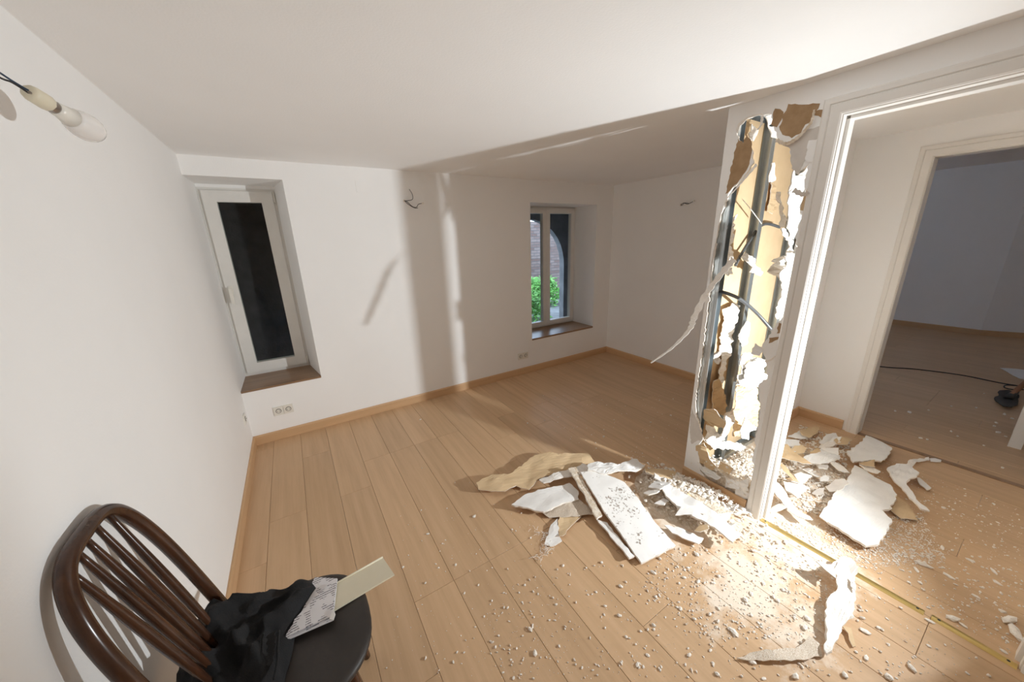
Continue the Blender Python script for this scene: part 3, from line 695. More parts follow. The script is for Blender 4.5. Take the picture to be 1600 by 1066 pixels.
sheet('joint_tape_scrap', 'speckled scrap of joint tape under the white shard', pxpoly([(445, 418), (540, 375), (640, 345), (700, 395), (722, 430), (600, 440), (480, 442)], *A3), .026, M['mesh'], th=.003, seed=4, cat='tape', group=SH)
def uvC(c): return (c.x * 2.2 + c.y * .9, c.y * 2.2 - c.x * .9)
sheet('broken_board', 'large rectangular white plasterboard with speckled dirt before the partition', pxpoly([(650, 228), (740, 215), (890, 270), (960, 340), (1060, 460), (1172, 570), (985, 665), (900, 560), (780, 420)], *A3), .06, M['speck'], M['kraft'], seed=5, th=.0125, amp=.006, tilt=(0, .12), group=SH, jag=.002)
sheet('broken_board', 'narrow broken board strip along the edge of the large board', pxpoly([(585, 195), (625, 185), (680, 270), (770, 420), (740, 440), (660, 300)], *A3), .075, M['dustboard'], M['kraft'], seed=6, th=.0125, tilt=(0, .1), group=SH)
sheet('broken_board', 'thin white board splinter lying below the large rectangular board', pxpoly([(740, 460), (795, 478), (860, 560), (945, 655), (915, 670), (830, 570)], *A3), .03, W_, M['kraft'], seed=7, group=SH)
sheet('torn_paper_sheet', 'round tan paper tongue curling off the tape scrap', pxpoly([(525, 500), (540, 420), (590, 395), (640, 410), (655, 440), (600, 490), (555, 550), (535, 550)], *A3), .02, M['kraft'], th=.002, amp=.02, seed=8, cat='paper', group=SH)
sheet('broken_board', 'small grey and white scrap below the round paper tongue', pxpoly([(490, 490), (525, 455), (535, 545), (550, 570), (490, 600), (455, 590), (465, 555)], *A3), .015, W_, th=.005, seed=9, group=SH)
sheet('broken_board', 'crumpled white board lying behind the large rectangular board', pxpoly([(690, 165), (760, 145), (850, 150), (960, 125), (1000, 155), (960, 185), (870, 195), (780, 215), (690, 200)], *A3), .09, W_, M['kraft'], seed=10, amp=.03, group=SH)
sheet('broken_board', 'tan board piece leaning at the foot of the partition corner', pxpoly([(1000, 178), (1060, 185), (1175, 205), (1150, 245), (1080, 235), (1010, 205)], *A3), .07, M['kraft'], seed=11, amp=.02, group=SH)
sheet('broken_board', 'long curved white board edge rising from the rubble heap', pxpoly([(1080, 262), (1130, 268), (1240, 330), (1400, 440), (1520, 545), (1480, 575), (1380, 500), (1200, 400), (1115, 325)], *A3), .085, W_, M['dustboard'], seed=12, th=.0125, tilt=(.15, 0), group=SH)
sheet('broken_board', 'dusty board strip lying on the heap beside the baseboard', pxpoly([(1150, 225), (1210, 240), (1400, 350), (1480, 420), (1400, 430), (1260, 330)], *A3), .08, M['dustboard'], M['kraft'], seed=13, amp=.02, group=SH)
sheet('broken_board', 'small painted board at the foot of the door casing', pxpoly([(1465, 372), (1590, 375), (1575, 425), (1520, 418)], *A3), .03, M['paint'], seed=14, group=SH)
sheet('broken_board', 'thin white splinter at the lower edge of the rubble heap', pxpoly([(1105, 490), (1180, 500), (1320, 560), (1290, 590), (1150, 530)], *A3), .03, W_, seed=15, th=.006, group=SH)
HS = 'broken boards on the hall floor'
sheet('broken_board', 'biggest white plasterboard sheet lying in the hall doorway', pxpoly([(630, 500), (660, 450), (690, 385), (770, 420), (830, 470), (940, 520), (985, 590), (930, 690), (880, 692), (950, 765), (910, 850), (850, 935), (770, 945), (500, 780), (540, 640), (545, 580)], *A5), .05, W_, M['kraft'], seed=21, th=.0125, amp=.015, group=HS)
sheet('broken_board', 'smooth white board fragment nearest the far room threshold', pxpoly([(635, 290), (710, 240), (750, 210), (770, 175), (860, 215), (950, 265), (920, 320), (875, 360), (800, 345), (680, 362)], *A5), .055, W_, M['kraft'], seed=22, amp=.015, group=HS)
sheet('broken_board', 'curled white board fragment with a long pointed tail', pxpoly([(915, 405), (980, 370), (1080, 385), (1138, 440), (1120, 475), (1060, 490), (1050, 520), (1090, 570), (1130, 640), (1212, 705), (1150, 690), (1060, 590), (1000, 520), (940, 450)], *A5), .06, W_, M['kraft'], seed=23, amp=.03, group=HS)
sheet('torn_paper_sheet', 'tan torn paper under the curled fragment tail', pxpoly([(985, 600), (1060, 650), (1130, 770), (1010, 765), (940, 705)], *A5), .012, M['kraft'], th=.003, seed=24, cat='paper', group=HS)
sheet('torn_paper_sheet', 'tan paper flap by the hall skirting corner', pxpoly([(305, 160), (380, 120), (450, 112), (440, 150), (375, 195), (320, 180)], *A5), .04, M['kraft'], th=.003, seed=25, amp=.02, cat='paper', group=HS)
sheet('broken_board', 'small pointed white scrap touching the tan paper flap', pxpoly([(225, 185), (310, 148), (365, 200), (300, 200)], *A5), .03, W_, seed=26, th=.005, group=HS)
sheet('broken_board', 'white scrap close behind the bright door jamb', pxpoly([(195, 200), (310, 212), (312, 250), (220, 252)], *A5), .05, W_, seed=27, th=.008, group=HS)
sheet('torn_paper_sheet', 'long tan paper strip leaning out behind the door jamb', pxpoly([(165, 250), (220, 240), (290, 300), (395, 385), (330, 390), (165, 335)], *A5), .09, M['kraft'], th=.004, seed=28, amp=.03, cat='paper', group=HS)
sheet('broken_board', 'broad white scrap in the middle of the hall rubble', pxpoly([(335, 330), (420, 310), (460, 275), (500, 300), (590, 310), (580, 355), (450, 378), (360, 362)], *A5), .055, W_, seed=29, th=.008, amp=.03, group=HS)
sheet('broken_board', 'squarish bright white scrap above the door jamb rubble', pxpoly([(270, 450), (370, 405), (405, 440), (330, 510), (290, 500)], *A5), .07, W_, seed=30, th=.01, group=HS)
sheet('broken_board', 'bright white scrap lying against the door jamb foot', pxpoly([(195, 500), (260, 480), (375, 540), (290, 608), (215, 562)], *A5), .06, W_, seed=31, th=.01, group=HS)
sheet('broken_board', 'long curved white strip sweeping from the jamb foot', pxpoly([(130, 490), (200, 570), (290, 680), (400, 770), (340, 765), (230, 690), (125, 560)], *A5), .05, W_, seed=32, th=.004, amp=.03, group=HS)
sheet('broken_board', 'rounded white piece tucked against the biggest sheet', pxpoly([(445, 740), (490, 680), (550, 580), (580, 640), (555, 740), (500, 778)], *A5), .06, W_, seed=33, th=.006, amp=.02, group=HS)
sheet('broken_board', 'cream curved splinter between the scraps and the biggest sheet', pxpoly([(515, 365), (560, 370), (610, 395), (655, 437), (580, 425)], *A5), .05, M['tapewhite'], seed=34, th=.006, group=HS)
sheet('broken_board', 'short white splinter beside the curled fragment', pxpoly([(1118, 475), (1140, 480), (1222, 545), (1190, 562), (1130, 505)], *A5), .02, W_, seed=35, th=.005, group=HS)
sheet('torn_paper_sheet', 'thin bent paper strip reaching the far room threshold', pxpoly([(1045, 375), (1090, 350), (1205, 328), (1212, 345), (1120, 362), (1090, 390)], *A5), .02, M['tapewhite'], th=.003, amp=.03, seed=36, cat='paper', group=HS)
sheet('broken_board', 'small flat chip lying on the far room threshold', pxpoly([(1210, 335), (1250, 335), (1292, 348), (1290, 362), (1220, 355)], *A5), .014, W_, seed=37, th=.005, group=HS)
sheet('torn_paper_sheet', 'tan paper sliver standing beside the jamb in the hall rubble', pxpoly([(160, 355), (205, 385), (300, 500), (262, 490), (190, 420)], *A5), .10, M['kraft'], th=.003, seed=38, cat='paper', group=HS)
sheet('torn_paper_sheet', 'tan triangle of paper beside the biggest sheet top', pxpoly([(720, 375), (830, 345), (832, 400), (760, 395)], *A5), .07, M['kraft'], th=.003, seed=39, cat='paper', group=HS)
sheet('broken_board', 'jagged cream splinter under the smooth white fragment', pxpoly([(720, 385), (790, 395), (870, 430), (850, 445), (800, 430), (760, 415)], *A5), .06, M['tapewhite'], th=.005, seed=40, group=HS)
def scraps(n, quad, label, group, seed, z0, z1):
    rnd = random.Random(seed)
    for k in range(n):
        while True:
            x, y = rnd.uniform(min(q[0] for q in quad), max(q[0] for q in quad)), rnd.uniform(min(q[1] for q in quad), max(q[1] for q in quad))
            c = False; j = len(quad) - 1
            for i in range(len(quad)):
                if (quad[i][1] > y) != (quad[j][1] > y) and x < (quad[j][0] - quad[i][0]) * (y - quad[i][1]) / (quad[j][1] - quad[i][1]) + quad[i][0]: c = not c
                j = i
            if c: break
        a0 = rnd.uniform(0, 6.28); r = rnd.uniform(7, 17); m = rnd.randint(4, 6)
        px = [(x + r * rnd.uniform(.6, 1.2) * math.cos(a0 + 6.283 * t / m) * 1.3, y + r * .55 * rnd.uniform(.6, 1.2) * math.sin(a0 + 6.283 * t / m)) for t in range(m)]
        zz = rnd.uniform(z0, z1); cn, mt = rnd.choice([('white', W_), ('white', W_), ('grey', PG), ('tan', K_), ('cream', M['tapewhite'])])
        sheet('board_scrap', label.replace('small', 'small ' + cn), px, zz, mt, th=.006, amp=.01, tilt=(rnd.uniform(-.5, .5), rnd.uniform(-.5, .5)), seed=seed * 50 + k, group=group)
Q_jamb = [(1212, 795), (1222, 720), (1250, 665), (1330, 690), (1318, 760), (1285, 805)]
scraps(22, Q_jamb, 'small torn board scrap in the hall rubble behind the door jamb', 'board scraps in the hall rubble', 3, .02, .07)
scraps(16, [(985, 735), (1050, 740), (1165, 810), (1130, 845), (1050, 800)], 'small torn board scrap on the rubble heap before the partition', 'board scraps on the rubble heap', 4, .05, .09)
# torn joint-compound strip and tape near the threshold
sheet('plaster_strip', 'thick white torn plaster strip standing out on the bright floor', pxpoly([(1130, 420), (1150, 380), (1190, 400), (1220, 500), (1250, 520), (1245, 650), (1180, 730), (1160, 800), (1120, 875), (1090, 890), (1075, 865), (1095, 760), (1080, 700), (1085, 600), (1150, 530)], *A4), .04, M['tapewhite'], th=.012, amp=.03, seed=41, cat='plaster')
sheet('plaster_strip', 'grey dusty paper curl heading the white plaster strip', pxpoly([(1020, 375), (1090, 385), (1130, 360), (1170, 325), (1235, 335), (1268, 390), (1255, 540), (1225, 510), (1200, 420), (1150, 400), (1140, 470), (1075, 425)], *A4), .06, PG, M['kraft'], th=.004, amp=.04, seed=42, cat='plaster')
sheet('joint_tape_scrap', 'brown mesh joint tape scrap with a white folded end', pxpoly([(565, 918), (640, 890), (700, 885), (900, 870), (960, 830), (985, 795), (1050, 840), (1062, 910), (950, 938), (720, 943)], *A4), .018, M['mesh'], th=.003, amp=.012, seed=43, cat='tape')
sheet('board_splinter', 'thin brown splinter beside the white plaster strip', pxpoly([(1172, 738), (1230, 755), (1258, 855), (1240, 858), (1212, 785)], *A4), .012, M['kraft'], th=.004, seed=44, cat='splinter')
# frayed fibre tape
bm = bmesh.new(); rnd = random.Random(5)
for k in range(70):
    t = rnd.random(); base = on(2, .006, 720 + (400 + 70 * math.sin(t * 3) + rnd.uniform(-25, 25)) / 3.478, 680 + (510 + 170 * t) / 3.478)
    ang = rnd.uniform(0, 6.28); L = rnd.uniform(.01, .035)
    d = Vector((math.cos(ang), math.sin(ang), rnd.uniform(0, .4))) * L
    tube_bm(bm, [Vector(base), Vector(base) + d * .5 + Vector((0, 0, .006)), Vector(base) + d], .0009, 4)
tag(from_bm('frayed_tape', bm, M['tapewhite']), 'frayed tangle of white tape fibres beside the round paper tongue', 'tape fibres')

# ------------------------------------------------------------------ rubble
def rock_mesh(seed, sub=1, flat=.7):
    bm = bmesh.new(); bmesh.ops.create_icosphere(bm, subdivisions=sub, radius=1)
    rnd = random.Random(seed); sx, sy = rnd.uniform(.75, 1.35), rnd.uniform(.6, 1.0)
    for v in bm.verts:
        k = (1 + .35 * noise.noise(v.co * 1.7 + Vector((seed * 3.7, 0, 0)))) * rnd.uniform(.78, 1.12)
        v.co = Vector((v.co.x * sx * k, v.co.y * sy * k, v.co.z * flat * k))
    zmin = min(v.co.z for v in bm.verts); zmin *= .75
    for v in bm.verts: v.co.z = max(v.co.z, zmin) - zmin
    me = bpy.data.meshes.new('plaster_chunk'); bm.to_mesh(me); bm.free(); me.materials.append(M['gypsum']); return me
rocks = [rock_mesh(i) for i in range(10)]
def heap(x, y):
    """height of the rubble heaps"""
    g = lambda cx, cy, sx, sy, h: h * math.exp(-((x - cx) / sx) ** 2 - ((y - cy) / sy) ** 2)
    return g(1.86, 1.02, .16, .26, .075) + g(1.93, .78, .10, .15, .05) + g(2.45, .88, .30, .16, .06)
def chunk(px, py, r, label, group, name='plaster_chunk', elong=1.0, z=None):
    p = on(2, 0.0, px, py); o = bpy.data.objects.new(name, random.choice(rocks)); link(o)
    o.location = (p[0], p[1], (heap(p[0], p[1]) if z is None else z) - .0005); r *= .8; o.scale = (r * elong, r, r * random.uniform(.7, 1.1)); o.rotation_euler = (0, 0, random.uniform(0, 6.28))
    tag(o, label, 'plaster', group); return o
g1 = ('small white plaster chunk scattered on the main oak floor', 'plaster chunks on the main floor')
g1l = ('small white plaster chip on the clear floor between chair and rubble', 'plaster chips near the chair')
g1a = ('small plaster chip on the shaded floor behind the tan paper sheet', 'plaster chips in the shaded alcove')
g1d = ('white plaster chunk among the dust beside the brass threshold', 'plaster chunks beside the threshold')
g2d = ('plaster chunk on the dusty hall floor beside the biggest board sheet', 'plaster chunks beside the biggest sheet')
g2 = ('plaster chunk on the hall floor beyond the brass threshold', 'plaster chunks on the hall floor')
g3 = ('tiny plaster chip on the floor of the far bluish room', 'plaster chips in the far room')
traced_room = [(657, 656, .012), (741, 808, .016), (668, 835, .012), (691, 850, .008), (630, 887, .012), (685, 888, .010), (712, 883, .010), (824, 662, .018), (800, 828, .010), (829, 841, .010),
    (820, 915, .010), (833, 925, .011), (816, 942, .010), (828, 985, .014), (836, 1022, .015), (770, 1004, .010), (774, 1012, .010), (880, 885, .011), (940, 880, .012), (969, 917, .013), (945, 948, .014), (967, 963, .012),
    (993, 940, .010), (978, 996, .012), (996, 1040, .011), (1021, 896, .014), (1069, 904, .012), (1089, 868, .020), (1051, 882, .010), (1075, 888, .010), (1091, 910, .012), (1115, 912, .011), (1182, 882, .014), (1193, 913, .014),
    (1174, 929, .013), (1223, 923, .016), (1226, 904, .013), (1208, 934, .016), (1215, 940, .014), (1233, 926, .014), (1122, 952, .013), (1109, 961, .014), (1121, 972, .014), (1174, 963, .010), (1146, 989, .020), (1140, 984, .014),
    (1021, 978, .013), (1110, 1017, .011), (1076, 1025, .011), (1185, 1031, .016), (1175, 1037, .014), (1121, 1055, .016), (1243, 1059, .020), (1320, 1057, .016), (1033, 1043, .009), (1193, 1061, .010), (1277, 1048, .009), (1353, 1029, .012),
    (1343, 949, .014), (1347, 967, .016), (1352, 988, .018), (1372, 982, .012), (1378, 985, .012), (1407, 951, .014), (1388, 1008, .010), (1425, 1046, .016), (1388, 1060, .020), (1451, 1010, .012), (1453, 972, .013), (1262, 968, .016), (1258, 983, .016), (1048, 650, .016), (943, 683, .014)]
n_ind = 0
for (a, b, r) in traced_room: chunk(a, b, r * .85, *(g1l if a < 780 else g1a if b < 700 else g1), elong=random.uniform(.9, 1.5)); n_ind += 1
def inpoly(n, quad, rnd):
    out = []
    xs = [q[0] for q in quad]; ys = [q[1] for q in quad]
    while len(out) < n:
        x, y = rnd.uniform(min(xs), max(xs)), rnd.uniform(min(ys), max(ys)); c = False; j = len(quad) - 1
        for i in range(len(quad)):
            if (quad[i][1] > y) != (quad[j][1] > y) and x < (quad[j][0] - quad[i][0]) * (y - quad[i][1]) / (quad[j][1] - quad[i][1]) + quad[i][0]: c = not c
            j = i
        if c: out.append((x, y))
    return out
rn = random.Random(11)
Q_near = [(840, 890), (1010, 880), (1190, 830), (1330, 900), (1560, 1050), (1540, 1062), (760, 1062), (760, 940)]
Q_dense = [(1040, 860), (1190, 820), (1330, 900), (1300, 1000), (1100, 1000), (1000, 920)]
Q_left = [(620, 720), (900, 800), (900, 1062), (600, 1062), (620, 900)]
Q_alc = [(800, 620), (1060, 610), (1060, 730), (900, 700)]
Q_hall = [(1200, 815), (1330, 690), (1450, 740), (1600, 800), (1600, 1040), (1480, 970), (1340, 890)]
Q_hall_d = [(1200, 815), (1290, 820), (1440, 800), (1480, 880), (1340, 890)]
Q_far = [(1380, 640), (1600, 600), (1600, 760), (1400, 690)]
for x, y in inpoly(52, Q_dense, rn): chunk(x, y, .004 + .009 * rn.random() ** 2, *g1d)
for x, y in inpoly(34, Q_near, rn): chunk(x, y, rn.uniform(.005, .010), *g1)
for x, y in inpoly(18, Q_left, rn): chunk(x, y, rn.uniform(.004, .007), *g1l)
for x, y in inpoly(14, Q_alc, rn): chunk(x, y, rn.uniform(.005, .010), *g1a)
for x, y in inpoly(32, Q_hall_d, rn): chunk(x, y, .004 + .009 * rn.random() ** 2, *g2d)
for x, y in inpoly(40, Q_hall, rn): chunk(x, y, .004 + .009 * rn.random() ** 2, *g2)
for x, y in inpoly(20, Q_far, rn): chunk(x, y, rn.uniform(.010, .022), *g3)
for (a, b, r, e) in [(1488, 968, .024, 1.9), (1443, 884, .026, 2.6), (1432, 892, .014, 1.8), (1472, 857, .018, 1.8), (1504, 978, .014, 1.4), (1524, 933, .020, 1.5), (1565, 956, .016, 1.4), (1483, 902, .016, 1.8), (1536, 919, .014, 1.3), (1564, 928, .014, 1.3), (1558, 912, .014, 2.4), (1552, 893, .012, 2.2), (1515, 876, .014, 1.5)]:
    chunk(a, b, r * .8, *g2, elong=e)
o = chunk(1577, 972, .030, 'biggest layered plaster lump on the hall floor near the jamb', None, 'plaster_lump', 2.0)
o.rotation_euler[2] = -.4
o = chunk(1585, 988, .024, 'flat plaster lump leaning beside the biggest lump', None, 'plaster_lump', 2.2); o.rotation_euler[2] = .3

def crumbs(name, label, n, sampler, r0, r1, parent=None, seed=1):
    rnd = random.Random(seed); base = []
    for i in range(6):
        b = bmesh.new(); bmesh.ops.create_icosphere(b, subdivisions=1 if i < 0 else 1, radius=1)
        b.free()
    ico_v = [(0, 0, -1), (.72, -.53, -.45), (-.28, -.85, -.45), (-.89, 0, -.45), (-.28, .85, -.45), (.72, .53, -.45), (.28, -.85, .45), (-.72, -.53, .45), (-.72, .53, .45), (.28, .85, .45), (.89, 0, .45), (0, 0, 1)]
    ico_f = [(0, 1, 2), (1, 0, 5), (0, 2, 3), (0, 3, 4), (0, 4, 5), (1, 5, 10), (2, 1, 6), (3, 2, 7), (4, 3, 8), (5, 4, 9), (1, 10, 6), (2, 6, 7), (3, 7, 8), (4, 8, 9), (5, 9, 10), (6, 10, 11), (7, 6, 11), (8, 7, 11), (9, 8, 11), (10, 9, 11)]
    vs2, fs = [], []
    for i in range(n):
        x, y, z = sampler(rnd); r = r0 + (r1 - r0) * rnd.random() ** 3; a = rnd.uniform(0, 6.28); ca, sa = math.cos(a), math.sin(a)
        ex, ey, ez = rnd.uniform(.8, 1.6), rnd.uniform(.6, 1), rnd.uniform(.5, .9); k = len(vs2)
        for vx, vy, vz in ico_v:
            j = rnd.uniform(.75, 1.2); px_, py_ = vx * ex * j * r, vy * ey * j * r
            vs2.append((x + ca * px_ - sa * py_, y + sa * px_ + ca * py_, z + (vz * j + .7) * ez * r))
        fs += [(a_ + k, b2 + k, c_ + k) for a_, b2, c_ in ico_f]
    me = bpy.data.meshes.new(name); me.from_pydata(vs2, [], fs); me.materials.append(M['gypsum'])
    o = bpy.data.objects.new(name, me); link(o, parent)
    if parent is not None: o.matrix_parent_inverse = Matrix.Translation(parent.location).inverted()
    return tag(o, label, 'plaster crumbs' if label else None, kind='stuff')
def s_px(quads):
    def f(rnd):
        q = inpoly(1, rnd.choice(quads), rnd)[0]; p = on(2, 0, *q); return p[0], p[1], heap(p[0], p[1])
    return f
crumbs('plaster_crumbs', 'fine white plaster crumbs strewn over the main oak floor', 2900, s_px([Q_dense] * 6 + [Q_near] * 4 + [Q_left, Q_alc]), .0012, .0055, seed=1)
crumbs('plaster_crumbs', 'fine plaster crumbs strewn over the dusty hall floor', 3600, s_px([Q_hall_d, Q_hall_d, Q_hall]), .0014, .006, seed=2)
def s_heap(cx, cy, sx, sy, lo_x, hi_x):
    def f(rnd):
        while True:
            x, y = rnd.gauss(cx, sx), rnd.gauss(cy, sy)
            if lo_x < x < hi_x and y < YE - .09 + (9 if hi_x < 2.1 else 0): return x, y, heap(x, y)
    return f
def mound(label, cx, cy, sx, sy):
    bm = bmesh.new(); n = 40; g = {}
    for i in range(n + 1):
        for j in range(n + 1):
            x, y = cx + (i / n - .5) * 2 * sx, cy + (j / n - .5) * 2 * sy
            e = max(0, 1 - ((i / n - .5) * 2) ** 2 - ((j / n - .5) * 2) ** 2) ** .5
            g[i, j] = bm.verts.new((x, y, -.004 + (heap(x, y) + .010 + .016 * nz((x, y), 30) + .01 * nz((x, y), 80)) * e))
    for i in range(n):
        for j in range(n): bm.faces.new((g[i, j], g[i + 1, j], g[i + 1, j + 1], g[i, j + 1]))
    return tag(from_bm('rubble_mound', bm, M['dustboard']), label, 'rubble', kind='stuff')
mound('packed rubble under the broken boards in front of the partition', 1.80, 1.0, .20, .30)
mound('packed rubble on the hall floor behind the door jamb', 2.56, .87, .41, .16)
crumbs('plaster_crumbs', 'loose plaster rubble heaped at the foot of the partition', 1500, s_heap(1.85, .98, .09, .16, 1.5, XP - .03), .003, .014, seed=3)
crumbs('plaster_crumbs', 'loose plaster rubble heaped on the hall floor', 1500, s_heap(2.45, .87, .2, .09, XP + .12, 3.3), .003, .014, seed=4)
crumbs('plaster_crumbs', 'thick layer of plaster crumbs between the boards behind the door jamb', 2600, s_px([Q_jamb]), .002, .011, seed=6)
def s_cav(rnd):
    y = rnd.uniform(.72, 1.08); x = rnd.uniform(XP + .005, XP + .11); return x, y, .08 + rnd.random() ** .8 * .17 * (1 - .5 * abs(y - .88) / .2) * rnd.uniform(.4, 1)
crumbs('cavity_rubble', None, 1500, s_cav, .0025, .013, part, seed=5)
box('cavity_fill', XP + .015, XP + .10, .73, 1.06, .0, .16, M['dustboard'], part, .02)

# ------------------------------------------------------------------ chair
ch = empty('bow_back_chair', (-.2, 1.0, 0), 'dark brown wooden bow-back chair against the white left wall', 'chair')
bx, by, tl, bw, bh, be = -.358, 1.023, .22, .186, .568, .559
def bow(ph):
    s = bw * math.copysign(abs(math.cos(ph)) ** be, math.cos(ph)); t = bh * abs(math.sin(ph)) ** be
    return Vector((bx - math.sin(tl) * t, by + s, .45 + math.cos(tl) * t))
phs = np.linspace(.002, math.pi - .002, 61)
tube('back_bow', [bow(p) for p in phs], [.0165] * 61, M['chair'], ch, 12)
for s in (-.093, -.048, -.008, .038, .092):
    ph = math.acos(max(-1, min(1, math.copysign((abs(s) / bw) ** (1 / be), s)))); top = bow(ph); bot = Vector((bx + .015, by + s * .72, .448))
    n = 14; tube('spindle', [bot.lerp(top, i / n) for i in range(n + 1)], [.0062 + .0052 * math.sin(math.pi * min(1, (i / n) * 1.0)) ** 1.2 for i in range(n + 1)], M['chair'], ch, 8)
# saddle seat
bm = bmesh.new(); rings = []
scx, scy, sax, say = -.195, 1.0, .222, .215
for (k, z) in ((.90, .418), (.98, .424), (1.0, .436), (.985, .447), (.93, .452), (.7, .449), (.35, .447)):
    rg = []
    for i in range(48):
        t = 2 * math.pi * i / 48; e = .78
        rg.append(bm.verts.new((scx + k * sax * math.copysign(abs(math.cos(t)) ** e, math.cos(t)), scy + k * say * math.copysign(abs(math.sin(t)) ** e, math.sin(t)), z)))
    rings.append(rg)
for a, b in zip(rings, rings[1:]):
    for i in range(48): bm.faces.new((a[i], a[(i + 1) % 48], b[(i + 1) % 48], b[i]))
bm.faces.new(rings[0][::-1]); bm.faces.new(rings[-1])
tag(from_bm('seat', bm, M['seat'], ch, smooth=True), 'dark worn seat')
for (lx, ly) in ((-.33, .88), (-.33, 1.12), (-.06, .88), (-.06, 1.12)):
    fx, fy_ = lx + (.05 if lx > -.2 else -.05), ly + (.05 if ly > 1 else -.05)
    n = 10; tube('leg', [Vector((lx, ly, .425)).lerp(Vector((fx, fy_, 0)), i / n) for i in range(n + 1)], [.013 + .006 * math.sin(math.pi * i / n) for i in range(n + 1)], M['chair'], ch, 10)
for yy in (.85, 1.15): tube('stretcher', [(-.355, yy, .2), (-.2, yy, .2), (-.035, yy, .2)], [.008, .012, .008], M['chair'], ch, 8)
tube('stretcher', [(-.195, .85, .2), (-.195, 1.0, .2), (-.195, 1.15, .2)], [.008, .011, .008], M['chair'], ch, 8)

# jacket thrown over the seat
jk_px = [(262, 1110), (268, 1050), (283, 990), (318, 955), (372, 937), (415, 918), (440, 905), (468, 893), (482, 897), (492, 908), (478, 930), (462, 965), (452, 1000), (440, 1040), (425, 1080), (410, 1120)]
jp = [tuple(on(2, .50, *q)[:2]) for q in jk_px]
jcx = sum(q[0] for q in jp) / len(jp); jcy = sum(q[1] for q in jp) / len(jp)
sm = []
for i in range(len(jp)):
    a, b = np.array(jp[i]), np.array(jp[(i + 1) % len(jp)])
    for k in range(6): sm.append(a + (b - a) * k / 6)
bm = bmesh.new(); NR = 26; rings = []
for j in range(NR + 1):
    t = j / NR; rg = []
    for i, q in enumerate(sm):
        s = 1 - t; x, y = jcx + (q[0] - jcx) * s, jcy + (q[1] - jcy) * s
        dome = math.sin(min(1, t * 1.6) * math.pi / 2) ** .6
        fold = .026 * (1 - 2 * abs(math.sin(17 * (x * .8 + y * .55) + 3.5 * nz((x, y), 6)))) + .012 * (1 - 2 * abs(math.sin(30 * (x - y * .7) + 4 * nz((x, y), 9)))) + .028 * nz((x, y), 11, 2) + .014 * nz((x, y), 28, 3)
        back = max(0, min(1, (-.2 - x) / .2)) * .05
        rg.append(bm.verts.new((x + .01 * nz((y, x), 20), y + .01 * nz((x, y), 20, 5), max(.455, .456 + dome * (.062 + back + fold)))))
    rings.append(rg)
n = len(sm)
for a, b in zip(rings, rings[1:]):
    for i in range(n):
        if (a[i].co - a[(i + 1) % n].co).length > 1e-6: bm.faces.new((a[i], a[(i + 1) % n], b[(i + 1) % n], b[i]))
base_ring = [bm.verts.new((v.co.x, v.co.y, .4535)) for v in rings[0]]
for i in range(n): bm.faces.new((base_ring[i], base_ring[(i + 1) % n], rings[0][(i + 1) % n], rings[0][i]))
bmesh.ops.remove_doubles(bm, verts=bm.verts, dist=.0004)
jk = from_bm('jacket', bm, M['cloth'], smooth=True); tag(jk, 'crumpled black cloth jacket thrown over the chair seat', 'jacket')
tube('hem', spline([tuple(on(2, .525, *q)) for q in ((436, 986), (434, 1010), (433, 1035), (428, 1062))], 5), .0035, M['cloth'], jk)
ribbon('pocket_flap', [tuple(on(2, .528, *q)) for q in ((424, 990), (424, 1015), (422, 1040))], .022, M['cloth'], jk, wdir=(1, 0, .2))

# cream plastic strip and folded leaflet on the seat
raw = [on(2, .462, *q) for q in ((597, 869), (616, 897), (500, 966), (480, 935))]
pl = poly_slab('trim_strip', [(q[0], q[1], .460) for q in raw], .006, (M['cream'], M['cream'], M['cream']), None, normal=(0, 0, 1))
tag(pl, 'cream flat plastic strip sticking out over the seat edge', 'strip')
e0, e1 = Vector(on(2, .462, 597, 869)), Vector(on(2, .462, 480, 935))
tube('raised_edge', [e0 + Vector((.001, -.006, 0)), e1 + Vector((.001, -.006, 0))], .003, M['cream'], pl)
lf = empty('folded_leaflet', tuple(on(2, .455, 490, 950)), 'folded white printed leaflet tucked under the black jacket', 'leaflet')
def leaf(name, px, z, tiltv, mat, th=.002):
    pts = [on(2, z, *q) for q in px]; c0 = pts[0]
    o = poly_slab(name, [(q[0], q[1], z) for q in pts], th, (mat, mat, mat), lf, normal=(0, 0, 1), uvs=lambda c: ((c.x - c0[0]) * 8, (c.y - c0[1]) * 8))
    return o
leaf('back_page', [(492, 902), (527, 904), (520, 968), (450, 998), (440, 990), (478, 930)], .472, 0, M['print'], .006)
leaf('front_page', [(500, 925), (525, 910), (520, 962), (452, 992), (460, 968)], .480, 0, M['print'], .003)
leaf('fold', [(514, 968), (521, 950), (524, 960), (521, 969)], .4835, 0, M['paper_white'], .002)

# ------------------------------------------------------------------ bare bulb on its wires
B1 = Vector(on(1, 1.36, 143, 204)); B0 = Vector(on(1, 1.22, 44, 143))
axis = (B1 - B0).normalized()
lp = empty('bare_bulb', tuple(B1), 'bare white bulb in a cream socket hanging by wires near the left wall', 'light bulb')
def lathe(name, prof, mat, parent, origin, ax, seg=20):
    bm = bmesh.new(); a = ax.orthogonal().normalized(); b = ax.cross(a); rings = []
    for d, r in prof: rings.append([bm.verts.new(origin + ax * d + r * (math.cos(2 * math.pi * k / seg) * a + math.sin(2 * math.pi * k / seg) * b)) for k in range(seg)])
    for q, w in zip(rings, rings[1:]):
        for k in range(seg): bm.faces.new((q[k], q[(k + 1) % seg], w[(k + 1) % seg], w[k]))
    bm.faces.new(rings[0][::-1]); bm.faces.new(rings[-1]); return from_bm(name, bm, mat, parent, smooth=True)
LN = (B1 - B0).length
k = LN / .165
